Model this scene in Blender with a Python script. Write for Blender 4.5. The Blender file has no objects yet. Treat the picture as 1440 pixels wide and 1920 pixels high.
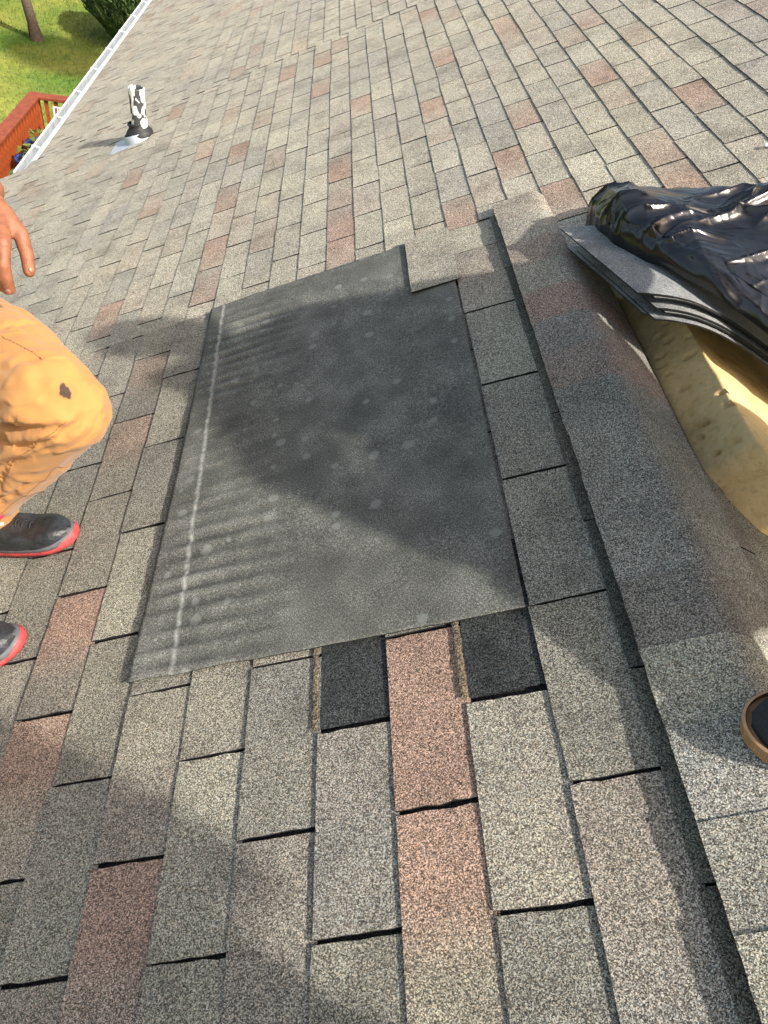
import bpy, bmesh, math, random
import numpy as np
from mathutils import Vector, Matrix, noise
random.seed(7)
D = bpy.data; S = bpy.context.scene; C = S.collection
IN = 0.0254
TH = math.radians(26.565); CT, ST = math.cos(TH), math.sin(TH); Z0 = 3.95
# roof frame (inches): v = up the slope, u = along the courses, z = off the shingles
def W(v, u, z):
    return Vector(((v*CT-z*ST)*IN, u*IN, (v*ST+z*CT)*IN+Z0))
ROOF = Matrix.Translation((0, 0, Z0)) @ Matrix.Rotation(-TH, 4, 'Y')

# ---------------------------------------------------------------- camera, sky, sun
cam = D.objects.new('camera', D.cameras.new('camera')); C.objects.link(cam); S.camera = cam
def dirw(v, u, z): return Vector((v*CT-z*ST, u, v*ST+z*CT)).normalized()
fw = dirw(-.20324856, .69283008, -.69186452)
rt = dirw(.94643303, -.04205778, -.32014944)
rt = (rt-fw*rt.dot(fw)).normalized(); up = rt.cross(fw)
cam.matrix_world = Matrix.Translation(W(12.4321, -17.0781, 41.1926)) @ Matrix((rt, up, -fw)).transposed().to_4x4()
cam.data.sensor_fit = 'VERTICAL'; cam.data.sensor_height = 24; cam.data.lens = 24*1393/1920
cam.data.clip_start = .02; cam.data.clip_end = 500
S.render.resolution_x = 768; S.render.resolution_y = 1024
SUN = dirw(.825, -.434, .36)
w = D.worlds.new('World'); S.world = w; w.use_nodes = True
nt = w.node_tree; sky = nt.nodes.new('ShaderNodeTexSky'); sky.sky_type = 'NISHITA'; sky.sun_disc = False
sky.sun_elevation = math.asin(SUN.z); sky.sun_rotation = math.atan2(SUN.x, SUN.y)
sky.air_density = 1.0; sky.dust_density = 2.5; sky.ozone_density = 1.0
bg = nt.nodes['Background']; bg.inputs['Strength'].default_value = .15
wb = nt.nodes.new('ShaderNodeMix'); wb.data_type = 'RGBA'; wb.blend_type = 'MULTIPLY'; wb.inputs[0].default_value = 1
wb.inputs[7].default_value = (1.16, 1.0, .80, 1); nt.links.new(sky.outputs[0], wb.inputs[6]); nt.links.new(wb.outputs[2], bg.inputs[0])
sl = D.lights.new('sun', 'SUN'); sl.energy = 3.6; sl.angle = math.radians(1.3); sl.color = (1, .955, .87)
so = D.objects.new('sun', sl); C.objects.link(so); so.rotation_euler = (-SUN).to_track_quat('-Z', 'Y').to_euler(); so.location = (6, -6, 14)
S.view_settings.view_transform = 'Standard'; S.view_settings.look = 'None'
S.view_settings.exposure = 1.0; S.view_settings.gamma = 1
S.render.engine = 'CYCLES'

# ---------------------------------------------------------------- materials
def N(nt, t, **k):
    n = nt.nodes.new(t)
    for a, b in k.items():
        if a in n.inputs: n.inputs[a].default_value = b
        else: setattr(n, a, b)
    return n
def mat(name):
    m = D.materials.new(name); m.use_nodes = True
    return m, m.node_tree, m.node_tree.nodes['Principled BSDF']
def ramp(nt, fac, stops):
    r = nt.nodes.new('ShaderNodeValToRGB'); e = r.color_ramp.elements
    while len(e) < len(stops): e.new(.5)
    for x, (p, c) in zip(e, stops):
        x.position = p; x.color = (*c, 1) if len(c) == 3 else c
    nt.links.new(fac, r.inputs[0]); return r.outputs[0]
def g3(x): return (x, x, x)
def mixc(nt, a, b, fac=None, mode='MULTIPLY', f=1.0):
    n = nt.nodes.new('ShaderNodeMix'); n.data_type = 'RGBA'; n.blend_type = mode
    n.inputs[0].default_value = f
    if fac is not None: nt.links.new(fac, n.inputs[0])
    for s, i in ((a, 6), (b, 7)):
        if isinstance(s, tuple): n.inputs[i].default_value = (*s, 1)
        else: nt.links.new(s, n.inputs[i])
    return n.outputs[2]
def simple(name, col, rough=.6, nscale=0, var=.3, bump=0, metal=0, bscale=None, col2=None):
    m, t, p = mat(name); p.inputs['Roughness'].default_value = rough; p.inputs['Metallic'].default_value = metal
    p.inputs['Base Color'].default_value = (*col, 1)
    if nscale:
        co = N(t, 'ShaderNodeTexCoord'); n = N(t, 'ShaderNodeTexNoise', Scale=nscale, Detail=6.0, Roughness=.6)
        t.links.new(co.outputs['Object'], n.inputs['Vector'])
        c2 = col2 or tuple(x*(1-var) for x in col); c1 = tuple(min(1, x*(1+var*.6)) for x in col)
        t.links.new(ramp(t, n.outputs[0], [(.3, c2), (.7, c1)]), p.inputs['Base Color'])
        if bump:
            n2 = N(t, 'ShaderNodeTexNoise', Scale=bscale or nscale*4, Detail=4.0); t.links.new(co.outputs['Object'], n2.inputs['Vector'])
            b = N(t, 'ShaderNodeBump', Strength=bump, Distance=.004); t.links.new(n2.outputs[0], b.inputs['Height']); t.links.new(b.outputs[0], p.inputs['Normal'])
    return m
def granule(name, contrast=1.0, base=None, cell=740, stain=1.0, dark=False):
    m, t, p = mat(name); p.inputs['Roughness'].default_value = .92; p.inputs['Specular IOR Level'].default_value = .25
    co = N(t, 'ShaderNodeTexCoord').outputs['Object']
    if base is None:
        tint = N(t, 'ShaderNodeAttribute', attribute_name='Col').outputs['Color']
    else: tint = base
    vo = N(t, 'ShaderNodeTexVoronoi', Scale=cell); t.links.new(co, vo.inputs['Vector'])
    sp = N(t, 'ShaderNodeSeparateColor'); t.links.new(vo.outputs['Color'], sp.inputs[0])
    c = contrast
    lo, hi = (1-.86*c), (1+1.35*c)
    g = ramp(t, sp.outputs[0], [(0, g3(lo)), (.34, g3(1-.50*c)), (.64, g3(1+.10*c)), (1, g3(hi))])
    col = mixc(t, tint, g)
    hue = ramp(t, sp.outputs[1], [(0, (1.12, .98, .86)), (.5, (1, 1, 1)), (1, (.92, 1.0, 1.08))])
    col = mixc(t, col, hue)
    # sparse missing granules: dark pits clustered
    n1 = N(t, 'ShaderNodeTexNoise', Scale=210.0, Detail=4.0, Roughness=.75); t.links.new(co, n1.inputs['Vector'])
    col = mixc(t, col, ramp(t, n1.outputs[0], [(.30, g3(.28)), (.44, g3(1)), (1, g3(1.1))]))
    n2 = N(t, 'ShaderNodeTexNoise', Scale=7.0, Detail=6.0, Roughness=.65); t.links.new(co, n2.inputs['Vector'])
    col = mixc(t, col, ramp(t, n2.outputs[0], [(.28, g3(1-.34*stain)), (.5, g3(1)), (.75, g3(1+.12*stain))]))
    n3 = N(t, 'ShaderNodeTexNoise', Scale=1.6, Detail=3.0); t.links.new(co, n3.inputs['Vector'])
    col = mixc(t, col, ramp(t, n3.outputs[0], [(.3, (.90, .91, .93)), (.7, (1.07, 1.05, 1.0))]))
    t.links.new(col, p.inputs['Base Color'])
    b = N(t, 'ShaderNodeBump', Strength=.75, Distance=.0011); t.links.new(sp.outputs[2], b.inputs['Height'])
    b2 = N(t, 'ShaderNodeBump', Strength=.5, Distance=.0025); t.links.new(n1.outputs[0], b2.inputs['Height'])
    t.links.new(b.outputs[0], b2.inputs['Normal']); t.links.new(b2.outputs[0], p.inputs['Normal'])
    return m
M_SH = granule('shingle_granules')
M_BASE = granule('black_granules', .9, (.032, .033, .035), 640)
M_EXP = granule('exposed_black_mat', 1.15, (.048, .053, .054), 700, 1.8)
M_TAN = granule('dirt_line', .95, (.15, .125, .085), 480, 1.2)
M_BACK = granule('shingle_back', .55, (.30, .31, .31), 800, 1.6)
M_EDGE = simple('asphalt_edge', (.012, .012, .013), .8, 300, .5)

# membrane: dark felt with woven grain, chalk line, pale spots
def membrane():
    m, t, p = mat('membrane'); p.inputs['Roughness'].default_value = .75; p.inputs['Specular IOR Level'].default_value = .35
    co = N(t, 'ShaderNodeTexCoord').outputs['Object']
    mp = N(t, 'ShaderNodeMapping'); mp.inputs['Scale'].default_value = (700, 220, 300); mp.inputs['Rotation'].default_value = (0, 0, .35); t.links.new(co, mp.inputs['Vector'])
    n = N(t, 'ShaderNodeTexNoise', Scale=1.0, Detail=4.0, Roughness=.8); t.links.new(mp.outputs[0], n.inputs['Vector'])
    mp2 = N(t, 'ShaderNodeMapping'); mp2.inputs['Scale'].default_value = (220, 700, 300); mp2.inputs['Rotation'].default_value = (0, 0, -.2); t.links.new(co, mp2.inputs['Vector'])
    nb = N(t, 'ShaderNodeTexNoise', Scale=1.0, Detail=4.0, Roughness=.8); t.links.new(mp2.outputs[0], nb.inputs['Vector'])
    a = N(t, 'ShaderNodeMath', operation='ADD'); t.links.new(n.outputs[0], a.inputs[0]); t.links.new(nb.outputs[0], a.inputs[1])
    h = N(t, 'ShaderNodeMath', operation='MULTIPLY'); h.inputs[1].default_value = .5; t.links.new(a.outputs[0], h.inputs[0])
    col = ramp(t, h.outputs[0], [(.36, (.018, .019, .018)), (.50, (.076, .078, .068)), (.60, (.30, .297, .268))])
    n2 = N(t, 'ShaderNodeTexNoise', Scale=9.0, Detail=5.0, Roughness=.6); t.links.new(co, n2.inputs['Vector'])
    col = mixc(t, col, ramp(t, n2.outputs[0], [(.3, g3(.66)), (.5, g3(1)), (.72, g3(1.6))]))
    # round pale spots
    vo = N(t, 'ShaderNodeTexVoronoi', Scale=13.0); vo.voronoi_dimensions = '2D'; t.links.new(co, vo.inputs['Vector'])
    sp = N(t, 'ShaderNodeSeparateColor'); t.links.new(vo.outputs['Color'], sp.inputs[0])
    thr = N(t, 'ShaderNodeMapRange'); t.links.new(sp.outputs[0], thr.inputs[0]); thr.inputs[1].default_value = .55; thr.clamp = True; thr.inputs[2].default_value = 1.0; thr.inputs[3].default_value = 0.12; thr.inputs[4].default_value = .27
    nw = N(t, 'ShaderNodeTexNoise', Scale=90.0, Detail=2.0); t.links.new(co, nw.inputs['Vector'])
    dd = N(t, 'ShaderNodeMath', operation='MULTIPLY_ADD'); t.links.new(nw.outputs[0], dd.inputs[0]); dd.inputs[1].default_value = .12; t.links.new(vo.outputs['Distance'], dd.inputs[2])
    sb = N(t, 'ShaderNodeMath', operation='SUBTRACT'); t.links.new(thr.outputs[0], sb.inputs[0]); t.links.new(dd.outputs[0], sb.inputs[1])
    spot = ramp(t, sb.outputs[0], [(0, g3(0)), (.07, g3(.5))])
    gate = ramp(t, sp.outputs[0], [(.58, g3(0)), (.62, g3(1))]); spot = mixc(t, spot, gate)
    col = mixc(t, col, (.25, .26, .24), spot, 'MIX')
    rp = N(t, 'ShaderNodeAttribute', attribute_name='Col')       # tone follows ripple height: paler crests, darker troughs
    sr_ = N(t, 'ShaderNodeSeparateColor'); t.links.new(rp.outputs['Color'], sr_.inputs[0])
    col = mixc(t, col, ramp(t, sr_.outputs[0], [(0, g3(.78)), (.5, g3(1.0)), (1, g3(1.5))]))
    # chalk line along u at v = -16.6 in
    sx = N(t, 'ShaderNodeSeparateXYZ'); t.links.new(co, sx.inputs[0])
    l1 = N(t, 'ShaderNodeMath', operation='MULTIPLY_ADD'); t.links.new(sx.outputs[1], l1.inputs[0]); l1.inputs[1].default_value = .038; l1.inputs[2].default_value = 16.05*IN
    l2 = N(t, 'ShaderNodeMath', operation='ADD'); t.links.new(l1.outputs[0], l2.inputs[0]); t.links.new(sx.outputs[0], l2.inputs[1])
    nl = N(t, 'ShaderNodeTexNoise', Scale=11.0, Detail=3.0); t.links.new(co, nl.inputs['Vector'])
    l3 = N(t, 'ShaderNodeMath', operation='MULTIPLY_ADD'); t.links.new(nl.outputs[0], l3.inputs[0]); l3.inputs[1].default_value = .012; t.links.new(l2.outputs[0], l3.inputs[2])
    l4 = N(t, 'ShaderNodeMath', operation='ABSOLUTE'); l5 = N(t, 'ShaderNodeMath', operation='SUBTRACT'); t.links.new(l3.outputs[0], l5.inputs[0]); l5.inputs[1].default_value = .006
    t.links.new(l5.outputs[0], l4.inputs[0])
    line = ramp(t, l4.outputs[0], [(0, g3(.8)), (.0035, g3(.45)), (.0065, g3(0))])
    lm = mixc(t, line, ramp(t, nw.outputs[0], [(.3, g3(.3)), (.6, g3(1))]))
    col = mixc(t, col, (.42, .43, .40), lm, 'MIX')
    t.links.new(col, p.inputs['Base Color'])
    b = N(t, 'ShaderNodeBump', Strength=.45, Distance=.0008); t.links.new(h.outputs[0], b.inputs['Height']); t.links.new(b.outputs[0], p.inputs['Normal'])
    return m
M_MEM = membrane()
M_WHITE = simple('white_gutter_paint', (.72, .74, .76), .4, 9, .15)
M_GUTIN = simple('weathered_gutter_inside', (.36, .39, .42), .6, 20, .35)
M_WALL = simple('pale_siding', (.6, .58, .52), .7, 5, .1)
M_GALV = simple('grey_flashing_metal', (.52, .56, .62), .45, 30, .2, metal=.35)
M_RUB = simple('black_rubber', (.02, .02, .022), .6, 60, .4)
M_PLAST = None
def plastic():
    m, t, p = mat('black_plastic_film'); p.inputs['Base Color'].default_value = (.008, .009, .013, 1)
    p.inputs['Specular IOR Level'].default_value = .6
    co = N(t, 'ShaderNodeTexCoord').outputs['Object']
    n = N(t, 'ShaderNodeTexNoise', Scale=26.0, Detail=5.0); t.links.new(co, n.inputs['Vector'])
    t.links.new(ramp(t, n.outputs[0], [(.35, g3(.13)), (.65, g3(.27))]), p.inputs['Roughness'])
    mp = N(t, 'ShaderNodeMapping'); mp.inputs['Scale'].default_value = (6, 70, 20); mp.inputs['Rotation'].default_value = (0, 0, .15); t.links.new(co, mp.inputs['Vector'])
    n2 = N(t, 'ShaderNodeTexNoise', Scale=1.0, Detail=3.0, Distortion=.6); t.links.new(mp.outputs[0], n2.inputs['Vector'])
    b = N(t, 'ShaderNodeBump', Strength=.22, Distance=.003); t.links.new(n2.outputs[0], b.inputs['Height']); t.links.new(b.outputs[0], p.inputs['Normal'])
    return m
M_BAG = plastic()
def foam():
    m, t, p = mat('yellow_foam'); p.inputs['Roughness'].default_value = .9; p.inputs['Specular IOR Level'].default_value = .15
    co = N(t, 'ShaderNodeTexCoord').outputs['Object']
    n = N(t, 'ShaderNodeTexNoise', Scale=14.0, Detail=7.0, Roughness=.62); t.links.new(co, n.inputs['Vector'])
    col = ramp(t, n.outputs[0], [(.28, (.46, .31, .13)), (.42, (.62, .45, .21)), (.7, (.69, .52, .27))])
    n4 = N(t, 'ShaderNodeTexNoise', Scale=70.0, Detail=5.0, Roughness=.7); t.links.new(co, n4.inputs['Vector'])
    col = mixc(t, col, ramp(t, n4.outputs[0], [(.3, g3(.75)), (.5, g3(1))]))
    t.links.new(col, p.inputs['Base Color'])
    b = N(t, 'ShaderNodeBump', Strength=.5, Distance=.004); t.links.new(n4.outputs[0], b.inputs['Height']); t.links.new(b.outputs[0], p.inputs['Normal'])
    return m
M_FOAM = foam()
def cloth(name, col, stain=None):
    m, t, p = mat(name); p.inputs['Roughness'].default_value = .88; p.inputs['Specular IOR Level'].default_value = .2
    p.inputs['Sheen Weight'].default_value = .15
    co = N(t, 'ShaderNodeTexCoord').outputs['Object']
    n = N(t, 'ShaderNodeTexNoise', Scale=9.0, Detail=6.0); t.links.new(co, n.inputs['Vector'])
    c = ramp(t, n.outputs[0], [(.3, tuple(x*.86 for x in col)), (.7, tuple(x*1.05 for x in col))])
    if stain is not None:   # a dark tar smear with a fixed place on the knee
        mp = N(t, 'ShaderNodeMapping'); mp.vector_type = 'TEXTURE'
        mp.inputs['Location'].default_value = stain[0]; mp.inputs['Rotation'].default_value = stain[1]; mp.inputs['Scale'].default_value = stain[2]
        nz = N(t, 'ShaderNodeTexNoise', Scale=60.0, Detail=4.0); t.links.new(co, nz.inputs['Vector'])
        add = mixc(t, co, nz.outputs['Color'], None, 'ADD', .022)
        t.links.new(add, mp.inputs['Vector'])
        ln = N(t, 'ShaderNodeVectorMath', operation='LENGTH'); t.links.new(mp.outputs[0], ln.inputs[0])
        c = mixc(t, c, (.035, .028, .03), ramp(t, ln.outputs['Value'], [(.75, g3(.92)), (1.0, g3(0))]), 'MIX')
    t.links.new(c, p.inputs['Base Color'])
    mp = N(t, 'ShaderNodeTexNoise', Scale=900.0, Detail=2.0); t.links.new(co, mp.inputs['Vector'])
    b = N(t, 'ShaderNodeBump', Strength=.25, Distance=.0006); t.links.new(mp.outputs[0], b.inputs['Height'])
    wm = N(t, 'ShaderNodeMapping'); wm.inputs['Scale'].default_value = (9, 26, 30); wm.inputs['Rotation'].default_value = (.3, .2, .5); t.links.new(co, wm.inputs['Vector'])
    wn = N(t, 'ShaderNodeTexNoise', Scale=1.0, Detail=3.0, Distortion=.8); wn.noise_type = 'RIDGED_MULTIFRACTAL'; t.links.new(wm.outputs[0], wn.inputs['Vector'])
    b2 = N(t, 'ShaderNodeBump', Strength=.75, Distance=.010); t.links.new(wn.outputs[0], b2.inputs['Height']); t.links.new(b.outputs[0], b2.inputs['Normal']); t.links.new(b2.outputs[0], p.inputs['Normal'])
    return m
def skin():
    m, t, p = mat('skin'); p.inputs['Roughness'].default_value = .5; p.inputs['Subsurface Weight'].default_value = .12
    p.inputs['Subsurface Radius'].default_value = (.01, .004, .002); p.inputs['Subsurface Scale'].default_value = .6
    co = N(t, 'ShaderNodeTexCoord').outputs['Object']
    n = N(t, 'ShaderNodeTexNoise', Scale=55.0, Detail=6.0, Roughness=.65); t.links.new(co, n.inputs['Vector'])
    t.links.new(ramp(t, n.outputs[0], [(.3, (.19, .07, .036)), (.7, (.36, .135, .065))]), p.inputs['Base Color'])
    b = N(t, 'ShaderNodeBump', Strength=.5, Distance=.0015); n2 = N(t, 'ShaderNodeTexVoronoi', Scale=420.0); t.links.new(co, n2.inputs['Vector']); t.links.new(n2.outputs['Distance'], b.inputs['Height'])
    t.links.new(b.outputs[0], p.inputs['Normal'])
    return m
M_SKIN = skin()
M_NAIL = simple('fingernail', (.30, .14, .09), .35, 200, .1)
M_SHOE = simple('black_leather', (.030, .033, .038), .42, 45, .4, .5, 0, 150, (.010, .011, .013))
M_RED = simple('red_rubber', (.50, .06, .06), .6, 70, .5, .3)
M_GREYR = simple('grey_midsole', (.12, .12, .13), .6, 60, .3)
M_GUM = simple('tan_gum_rubber', (.42, .25, .135), .6, 60, .3)
M_NAVY = simple('dark_navy_canvas', (.02, .028, .036), .85, 200, .4, .4)
M_SEAM = simple('brown_seam_thread', (.34, .15, .045), .8, 200, .2)
M_SOCK = simple('red_lace', (.65, .02, .06), .7, 200, .2)
M_WTAG = simple('white_tag', (.8, .8, .8), .6, 100, .1)
M_CLOTHD = cloth('dark_work_cloth', (.04, .045, .06))
M_CLOTHG = cloth('grey_cloth', (.12, .12, .13))
M_HAIR = simple('dark_hair', (.015, .012, .01), .6, 120, .4)
M_WOOD = simple('red_deck_stain', (.40, .075, .018), .6, 12, .45, .3)
M_WOODT = simple('red_deck_rail_cap', (.27, .06, .025), .6, 12, .4, .3)
M_BLUE = simple('blue_glaze', (.02, .07, .28), .15, 12, .5)
M_SOIL = simple('soil', (.07, .05, .035), .95, 90, .6, .5)
M_STONE = simple('pale_stones', (.5, .48, .42), .8, 60, .4)
M_CHAIR = simple('white_chair_metal', (.75, .78, .75), .4, 20, .1)
M_BARK = simple('brown_bark', (.10, .075, .055), .95, 25, .5, .8)
M_LEAF = simple('dark_leaf', (.045, .085, .018), .7, 6, .6)
M_LEAFB = simple('leaf_mid', (.075, .13, .03), .7, 6, .6)
M_PLANT = simple('yellow_green_leaf', (.16, .2, .04), .6, 20, .5)
M_DEBRIS = simple('white_scrap', (.75, .75, .73), .7, 100, .1)

# ---------------------------------------------------------------- helpers
def tag(o, label=None, cat=None, group=None, kind=None):
    if label: o['label'] = label
    if cat: o['category'] = cat
    if group: o['group'] = group
    if kind: o['kind'] = kind
    return o
def obj(name, me, m=None, parent=None, mw=None):
    o = D.objects.new(name, me); C.objects.link(o)
    if m is not None and me is not None:
        for x in (m if isinstance(m, (list, tuple)) else [m]): me.materials.append(x)
    if parent is not None: o.parent = parent
    if mw is not None: o.matrix_local = mw
    return o
def empty(name, mw=None):
    o = D.objects.new(name, None); C.objects.link(o); o.empty_display_size = .1
    if mw is not None: o.matrix_world = mw
    return o
def pyd(name, vs, fs, smooth=False, mi=None, cols=None):
    me = D.meshes.new(name); me.from_pydata([tuple(v) for v in vs], [], fs)
    if smooth: me.polygons.foreach_set('use_smooth', [True]*len(me.polygons))
    if mi is not None: me.polygons.foreach_set('material_index', mi)
    if cols is not None:
        a = me.color_attributes.new('Col', 'FLOAT_COLOR', 'POINT')
        a.data.foreach_set('color', np.array([(*c, 1) for c in cols], dtype=np.float32).ravel())
    me.update(); return me
def bm_me(bm, name, smooth=False):
    me = D.meshes.new(name); bm.to_mesh(me); bm.free()
    if smooth: me.polygons.foreach_set('use_smooth', [True]*len(me.polygons))
    return me
def box(bm, a, b, bev=0, rot=None):
    a, b = Vector(a), Vector(b); c = (a+b)/2; s = b-a
    r = bmesh.ops.create_cube(bm, size=1, matrix=Matrix.Translation(c) @ Matrix.Diagonal((*s, 1)))
    if bev: bmesh.ops.bevel(bm, geom=list({e for v in r['verts'] for e in v.link_edges}), offset=bev, segments=1, affect='EDGES')
    return r
def boxme(name, a, b, bev=0):
    bm = bmesh.new(); box(bm, a, b, bev); return bm_me(bm, name)
def tube(bm, p, q, r0, r1=None, n=8, cap=True):
    p, q = Vector(p), Vector(q); d = q-p
    M = Matrix.Translation((p+q)/2) @ d.to_track_quat('Z', 'Y').to_matrix().to_4x4()
    bmesh.ops.create_cone(bm, cap_ends=cap, segments=n, radius1=r0, radius2=r0 if r1 is None else r1, depth=d.length, matrix=M)
def lathe(name, prof, n=24, smooth=True, closed=False):
    vs = []; fs = []
    for r, z in prof:
        for i in range(n):
            a = 2*math.pi*i/n; vs.append((r*math.cos(a), r*math.sin(a), z))
    for j in range(len(prof)-1):
        for i in range(n): fs.append((j*n+i, j*n+(i+1) % n, (j+1)*n+(i+1) % n, (j+1)*n+i))
    return pyd(name, vs, fs, smooth)
def nz(x, y=0, z=0): return noise.noise(Vector((x, y, z)))

# blob bodies: tapered capsules fused into one continuous surface (points in roof inches)
ICO = None
def blob(name, caps, voxel, smooth=6, world=False, disp=None):
    global ICO
    if ICO is None:
        b = bmesh.new(); bmesh.ops.create_icosphere(b, subdivisions=2, radius=1); ICO = [v.co.copy() for v in b.verts]; b.free()
    bm = bmesh.new()
    for c in caps:
        p, r, q, s = c[:4]; p, q = Vector(p), Vector(q)
        sc = c[4] if len(c) > 4 else (1, 1, 1)
        vs = []
        for a, rr in ((p, r), (q, s)):
            for i in ICO: vs.append(bm.verts.new((a+Vector((i.x*sc[0], i.y*sc[1], i.z*sc[2]))*rr)*IN))
        g = bmesh.ops.convex_hull(bm, input=vs)
        kill = list({e for e in g['geom_interior']+g['geom_unused'] if isinstance(e, bmesh.types.BMVert) and e.is_valid})
        bmesh.ops.delete(bm, geom=kill, context='VERTS')
    me = bm_me(bm, name+'_src'); o = D.objects.new('tmp', me); C.objects.link(o)
    m = o.modifiers.new('r', 'REMESH'); m.mode = 'VOXEL'; m.voxel_size = voxel*IN
    if smooth:
        k = o.modifiers.new('s', 'SMOOTH'); k.iterations = smooth; k.factor = .6
    dg = bpy.context.evaluated_depsgraph_get(); dg.update()
    out = D.meshes.new_from_object(o.evaluated_get(dg)); out.name = name
    D.objects.remove(o); D.meshes.remove(me)
    if disp:
        n = len(out.vertices); co = np.empty(n*3, dtype=np.float32); out.vertices.foreach_get('co', co); co = co.reshape(-1, 3)
        no = np.empty(n*3, dtype=np.float32); out.vertices.foreach_get('normal', no); no = no.reshape(-1, 3)
        d = np.array([disp(c/IN, q) for c, q in zip(co, no)], dtype=np.float32)
        co += no*d[:, None]*IN; out.vertices.foreach_set('co', co.ravel()); out.update()
    out.polygons.foreach_set('use_smooth', [True]*len(out.polygons))
    return out

# ---------------------------------------------------------------- ground
def lawn():
    m, t, p = mat('lawn_grass'); p.inputs['Roughness'].default_value = .9
    co = N(t, 'ShaderNodeTexCoord').outputs['Object']
    n = N(t, 'ShaderNodeTexNoise', Scale=.55, Detail=3.0); t.links.new(co, n.inputs['Vector'])
    n2 = N(t, 'ShaderNodeTexNoise', Scale=7.0, Detail=8.0, Roughness=.75); t.links.new(co, n2.inputs['Vector'])
    c = ramp(t, n.outputs[0], [(.35, (.09, .175, .014)), (.6, (.26, .28, .05))])
    c = mixc(t, c, ramp(t, n2.outputs[0], [(.3, g3(.55)), (.5, g3(1)), (.7, (1.35, 1.2, 1.1))]))
    t.links.new(c, p.inputs['Base Color'])
    b = N(t, 'ShaderNodeBump', Strength=.8, Distance=.05); t.links.new(n2.outputs[0], b.inputs['Height']); t.links.new(b.outputs[0], p.inputs['Normal'])
    return m
M_LAWN = lawn()
tag(obj('lawn', pyd('lawn', [(-300, -300, 0), (300, -300, 0), (300, 300, 0), (-300, 300, 0)], [(0, 1, 2, 3)]), M_LAWN), 'mown bright green lawn below the eave', kind='structure')
vs = []; fs = []
rg = random.Random(3)
for i in range(30000):
    x = rg.uniform(-9.5, -2.5); y = rg.uniform(9.8, 23); a = rg.uniform(0, 6.28); h = rg.uniform(.03, .075); l = rg.uniform(-.03, .03)
    k = len(vs); vs += [(x, y, 0), (x+.018*math.cos(a), y+.018*math.sin(a), 0), (x+l, y+l*.7, h)]; fs.append((k, k+1, k+2))
tag(obj('grass', pyd('grass', vs, fs), M_LAWN), 'short tufts of sunlit grass on the lawn', 'grass', kind='stuff')

# ---------------------------------------------------------------- house and roof
house = empty('house'); tag(house, 'house with a grey and red asphalt shingle roof, white gutter along its eave', 'house')
EAVE = -81.7; UC = 163.0; VTOP = 112.0
bm = bmesh.new()
K = IN
def rb(a, b): box(bm, (a[0]*K, a[1]*K, a[2]*K), (b[0]*K, b[1]*K, b[2]*K))
rb((-131, -120, -1.2), (21, UC, -.35)); rb((EAVE, UC, -1.2), (21, 430, -.35)); rb((21, 53, -1.2), (VTOP, 430, -.35))
roof = obj('roof_deck', bm_me(bm, 'roof_deck'), M_BASE, house, ROOF)
tag(roof, 'sloping roof surface under the shingles')
# the other slope, beyond the ridge
q = [(21, -120, -1.7), (21, 53, -1.7), (21+.6*110, 53, -1.7-.8*110), (21+.6*110, -120, -1.7-.8*110)]
obj('back_slope', pyd('back_slope', [Vector(a)*K for a in q], [(0, 3, 2, 1)]), M_BASE, roof)
q = [(21, 53.1, -.35), (VTOP, 53.1, -.35), (VTOP, 53.1, -100), (21+.6*110, 53.1, -90)]
obj('gable_wall', pyd('gable_wall', [Vector(a)*K for a in q], [(0, 3, 2, 1)]), M_WALL, roof)
# far slope of the taller part of the house
q = [(VTOP, 53, -.4), (VTOP, 430, -.4), (VTOP+66, 430, -88), (VTOP+66, 53, -88)]
obj('far_slope', pyd('far_slope', [Vector(a)*K for a in q], [(0, 1, 2, 3)]), M_BASE, roof)
# walls below
bm = bmesh.new(); x0 = W(EAVE, 0, 0).x+.32
box(bm, (x0, UC*K+.02, 0), (x0+.12, 430*K, 2.86)); box(bm, (x0-1.0, -3, 0), (x0-.9, UC*K-.05, 2.4)); box(bm, (x0-1.0, UC*K-.17, 0), (x0+.1, UC*K-.05, 2.4))
obj('wall', bm_me(bm, 'wall'), M_WALL, house)

PAL = [((.335, .327, .268), 4), ((.300, .292, .243), 5), ((.262, .259, .226), 4), ((.285, .285, .258), 2.6), ((.365, .335, .280), 3), ((.362, .315, .262), 1.0), ((.395, .385, .315), 2.6)]
REDC = (.345, .215, .165)
pw = [b for a, b in PAL]
REDPX = [(-1e9, 0)]
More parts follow.
